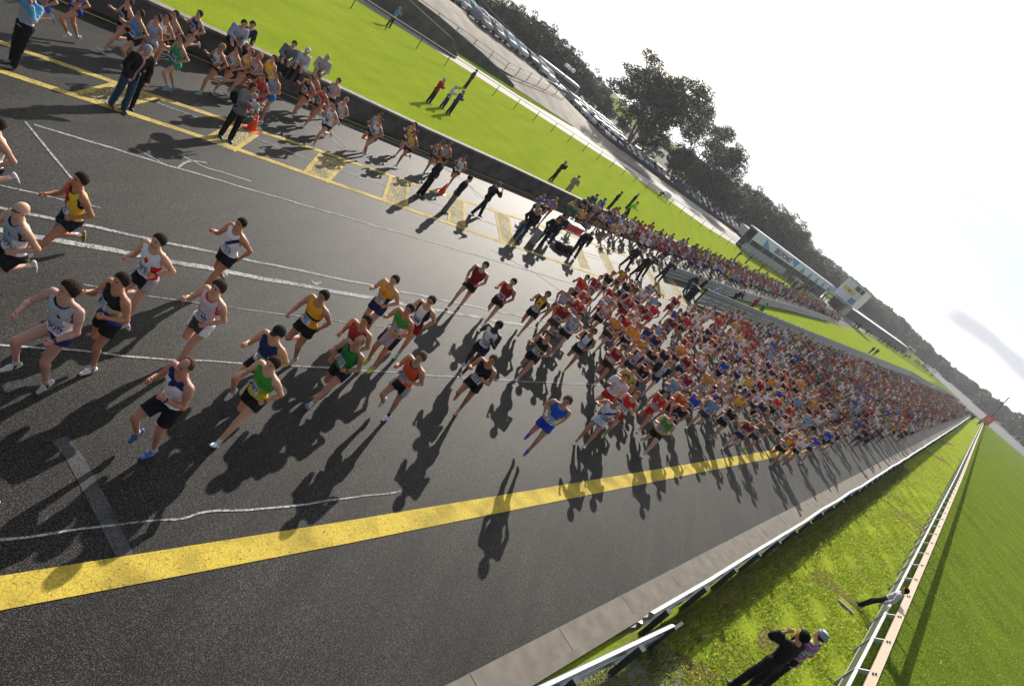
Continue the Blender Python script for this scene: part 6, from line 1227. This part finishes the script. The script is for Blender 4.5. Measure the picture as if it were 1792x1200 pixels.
# the rest of the pack, farther than one can count: one object
def lowres(spec, h):
    fg = figure(spec, h); out = []
    for k, q in fg.items():
        if k in ('frame', 'socks_'): continue
        out += [(k, *z) for z in q] if k == 'shoes_' else [(k, *q)]
    return out
LR = {g+k: lowres(dict(pose=k, fem=g == 'w', hair='crop' if g == 'm' else 'tail', skin=W1, c1=W1, bc=W1, hairc=W1, top='vest'), .036) for g in 'mw' for k in ('A', 'B', 'D', 'Bm')}
LF = {g+k: lowres(dict(pose=k, fem=g == 'w', hair='crop', skin=W1, c1=W1, bc=W1, hairc=W1, top='vest'), .052) for g in 'mw' for k in ('A', 'B', 'D', 'Bm')}
def bake(name, lst, label):
    V_, F2, C2, n = [], [], [], 0
    for (t, s, g) in lst:
        src = LR if math.hypot(*W(t, s)[:2]) < 75 else LF; k = g+['A', 'B', 'D', 'Bm'][rr.randint(4)]; a, b, c, d = style(); an = face(rr.normal()*8); co, si = math.cos(an), math.sin(an); x0, y0, _ = W(t, s); sc_ = .90+.16*rr.rand()
        if rr.rand() < .22: a = 0
        if s > 99: pass
        for (pn, v, f, c_) in src[k]:
            q = v*sc_; q = np.stack([q[:, 0]*co-q[:, 1]*si+x0, q[:, 0]*si+q[:, 1]*co+y0, q[:, 2]], 1)
            col = {'body': np.array(SKINS[d])*.62, 'vest': PAL[a][1], 'crop_top': PAL[a][1], 'shorts': SHC[b][1], 'hair': HRC[c][1]}.get(pn, W1); cc = c_*np.array(col)
            if pn == 'vest' and src is LR:   # pale number bib on the chest
                m = (v[:, 1] > .06) & (v[:, 2] < 1.22) & (v[:, 2] > 1.05) & (np.abs(v[:, 0]) < .09); cc[m] = (.6, .62, .68)
            V_.append(q.astype(np.float32)); F2.append(f+n); C2.append(cc); n += len(v)
    if V_: setp(link(name, mesh_from(name, np.concatenate(V_), np.concatenate(F2), True, np.concatenate(C2), [CLOTH])), label, None, None, 'stuff'); print(name, n)
bake('runner_crowd', [q for q in allr[NIND:] if q[2] == 'm'], 'far mass of runners filling the race track')
bake('women_crowd', [q for q in allr[NIND:] if q[2] == 'w'], 'far mass of women filling the pit lane')
# far spectators
items = []; spots = []
for (x0, y0, x1, y1, n, j) in ((1372, 492, 1400, 512, 14, 5), (1395, 503, 1470, 540, 12, 4), (1487, 568, 1560, 612, 12, 2), (1545, 600, 1640, 660, 42, 5), (1690, 728, 1722, 746, 16, 3), (1660, 700, 1682, 716, 5, 1.5), (1520, 618, 1530, 624, 2, 1)):
    for k in range(n): u = rr.rand(); spots.append((x0+(x1-x0)*u+rr.normal()*j*.4, y0+(y1-y0)*u+rr.normal()*j*.5))
SCOL = [('black', Bk), ('dark grey', DKG), ('navy', NVY), ('dark red', (.2, .02, .03)), ('orange', (.6, .1, .02)), ('white', (.5, .5, .5)), ('brown', (.1, .06, .04))]
spots = [q for q in spots if 0 < TS(*q)[0] < 420]; spots.sort(key=lambda q: math.hypot(*TS(*q))); far_ = []
for si, (x, y) in enumerate(spots):
    t, s = TS(x, y)
    if si >= 22: far_.append((t, s)); continue
    if not 0 < t < 420: continue
    i = rr.choice(7, p=[.36, .18, .14, .1, .04, .1, .08]); key = ['sPOCK', 'sFOLD', 'sSTAND'][rr.randint(3)]
    o = place(key, W(t, s, 0), face(rr.rand()*360), dict(body=SKINS[rr.randint(5)], jacket=SCOL[i][1], trousers=[Bk, DKG, JEAN][rr.randint(3)], hair=HRC[rr.randint(4)][1]), .95+.1*rr.rand())
    where = 'before the canopy' if x < 1480 else 'in front of the pit garages' if x < 1562 else 'along the far grass' if x < 1650 else 'at the far end of the track'
    items.append((o, 'far spectator in %s standing %s' % (SCOL[i][0], where), t)); o['category'] = 'spectator'; o['group'] = 'far spectators standing about'
single_out(items, 'nearest dressed alike')
LS = {k: lowres(dict(pose=k, top='jacket', bottom='trousers', skin=W1, c1=W1, bc=W1, hairc=W1), .04) for k in ('POCK', 'FOLD')}
V_, F2, C2, n = [], [], [], 0
for (t, s) in far_:
    i = rr.choice(7, p=[.36, .18, .14, .1, .04, .1, .08]); an = rr.rand()*6.28; co, si = math.cos(an), math.sin(an); x0, y0, _ = W(t, s)
    for (pn, v, f, c_) in LS[['POCK', 'FOLD'][rr.randint(2)]]:
        q = np.stack([v[:, 0]*co-v[:, 1]*si+x0, v[:, 0]*si+v[:, 1]*co+y0, v[:, 2]], 1); col = {'body': SKINS[rr.randint(5)], 'jacket': SCOL[i][1], 'trousers': Bk, 'hair': HRC[0][1]}.get(pn, (.05, .05, .05))
        V_.append(q.astype(np.float32)); F2.append(f+n); C2.append(c_*np.array(col)); n += len(v)
setp(link('spectator_crowd', mesh_from('spectator_crowd', np.concatenate(V_), np.concatenate(F2), True, np.concatenate(C2), [CLOTH])), 'far scattered spectators beyond the pack, too small to count', None, None, 'stuff')
# ---------------------------------------------------------------- things by the table
def cone(x, y, lab, sc_=1.):
    r = empty('traffic_cone', W(*TS(x, y))); mb = MB('xyz'); mb.tube((0, 0, .03), (0, 0, .48*sc_), .14*sc_, .03*sc_, 16); link('cone', mesh_from('cone', mb.v, mb.f, True, None, [ORANGEP]), r)
    mb = MB('xyz'); mb.box(-.19, .19, -.19, .19, 0, .03); link('base', mesh_from('base', mb.v, mb.f, False, None, [ORANGEP]), r); setp(r, lab, 'traffic cone')
cone(439, 227, 'plain orange traffic cone on the yellow bay beside the woman holding a child'); cone(772, 338, 'plain orange traffic cone between the black coat and the navy jacket'); cone(1016, 424, 'orange traffic cone half hidden behind the stooping person in padding')
T, S = TS(984, 423); tb = empty('folding_table', W(T, S)); mb = MB(); mb.box(T-.9, T+.9, S-.38, S+.38, .71, .75); mb.build('table_top', [WHITEP], tb)
for a in (-.75, .75):
    for b in (-.3, .3): mb = MB(); mb.tube((T+a, S+b, 0), (T+a*.8, S+b, .709), .014); mb.build('leg', [GREYP], tb)
setp(tb, 'white folding table with thin grey legs under the red coolers', 'table')
for k, (a, b, lab) in enumerate(((-.35, 0, 'red cooler box with a white lid on the table, left one'), (.32, .05, 'red cooler box with a white lid on the table, right one'))):
    t, s = T+a, S+b; cb = empty('cooler_box', W(t, s, .753)); mb = MB(); mb.box(t-.27, t+.27, s-.2, s+.2, .753, 1.08); mb.build('body', [REDP], cb); mb = MB(); mb.box(t-.28, t+.28, s-.21, s+.21, 1.083, 1.15); mb.build('lid', [WHITEP], cb); mb = MB(); mb.tube((t-.29, s-.1, 1.0), (t-.29, s+.1, 1.0), .015); mb.build('handle', [WHITEP], cb); setp(cb, lab, 'cooler')
T2, S2 = TS(930, 425); dm = empty('drum', W(T2, S2)); mb = MB(); mb.tube((T2, S2, 0), (T2, S2, .74), .16, .18, 20); mb.build('body', [flat('pale_plastic', (.35, .33, .31), .6)], dm); mb = MB(); mb.tube((T2, S2, .742), (T2, S2, .77), .195, .195, 20); mb.build('rim', [flat('pink_rim', (.5, .38, .36))], dm); setp(dm, 'tall pale grey drum standing beside the man in jeans', 'drum')
for k, (x, y, lab) in enumerate(((976, 437, 'black sports bag on the tarmac under the table, left one'), (990, 442, 'black sports bag on the tarmac under the table, right one'))):
    S_ = SDF(.016, .03); S_.ell((0, 0, .2), (.30, .2, .2), np.eye(3)); S_.ell((.15, .05, .3), (.14, .14, .12), np.eye(3)); S_.cut(lambda G: -(G[2]+0*G[0]+0*G[1])); v_, f__ = S_.run(0, .01); b_ = link('sports_bag', mesh_from('sports_bag', v_, f__, True, np.tile(Bk, (len(v_), 1)), [CLOTH])); b_.location = W(*TS(x, y)); b_.rotation_euler.z = k; setp(b_, lab, 'bag')
    sm = MB('xyz'); sm.tube((-.15, -.12, .33), (.15, -.12, .33), .014); link('handle', mesh_from('handle', sm.v, sm.f, True, None, [BLACKM]), b_)
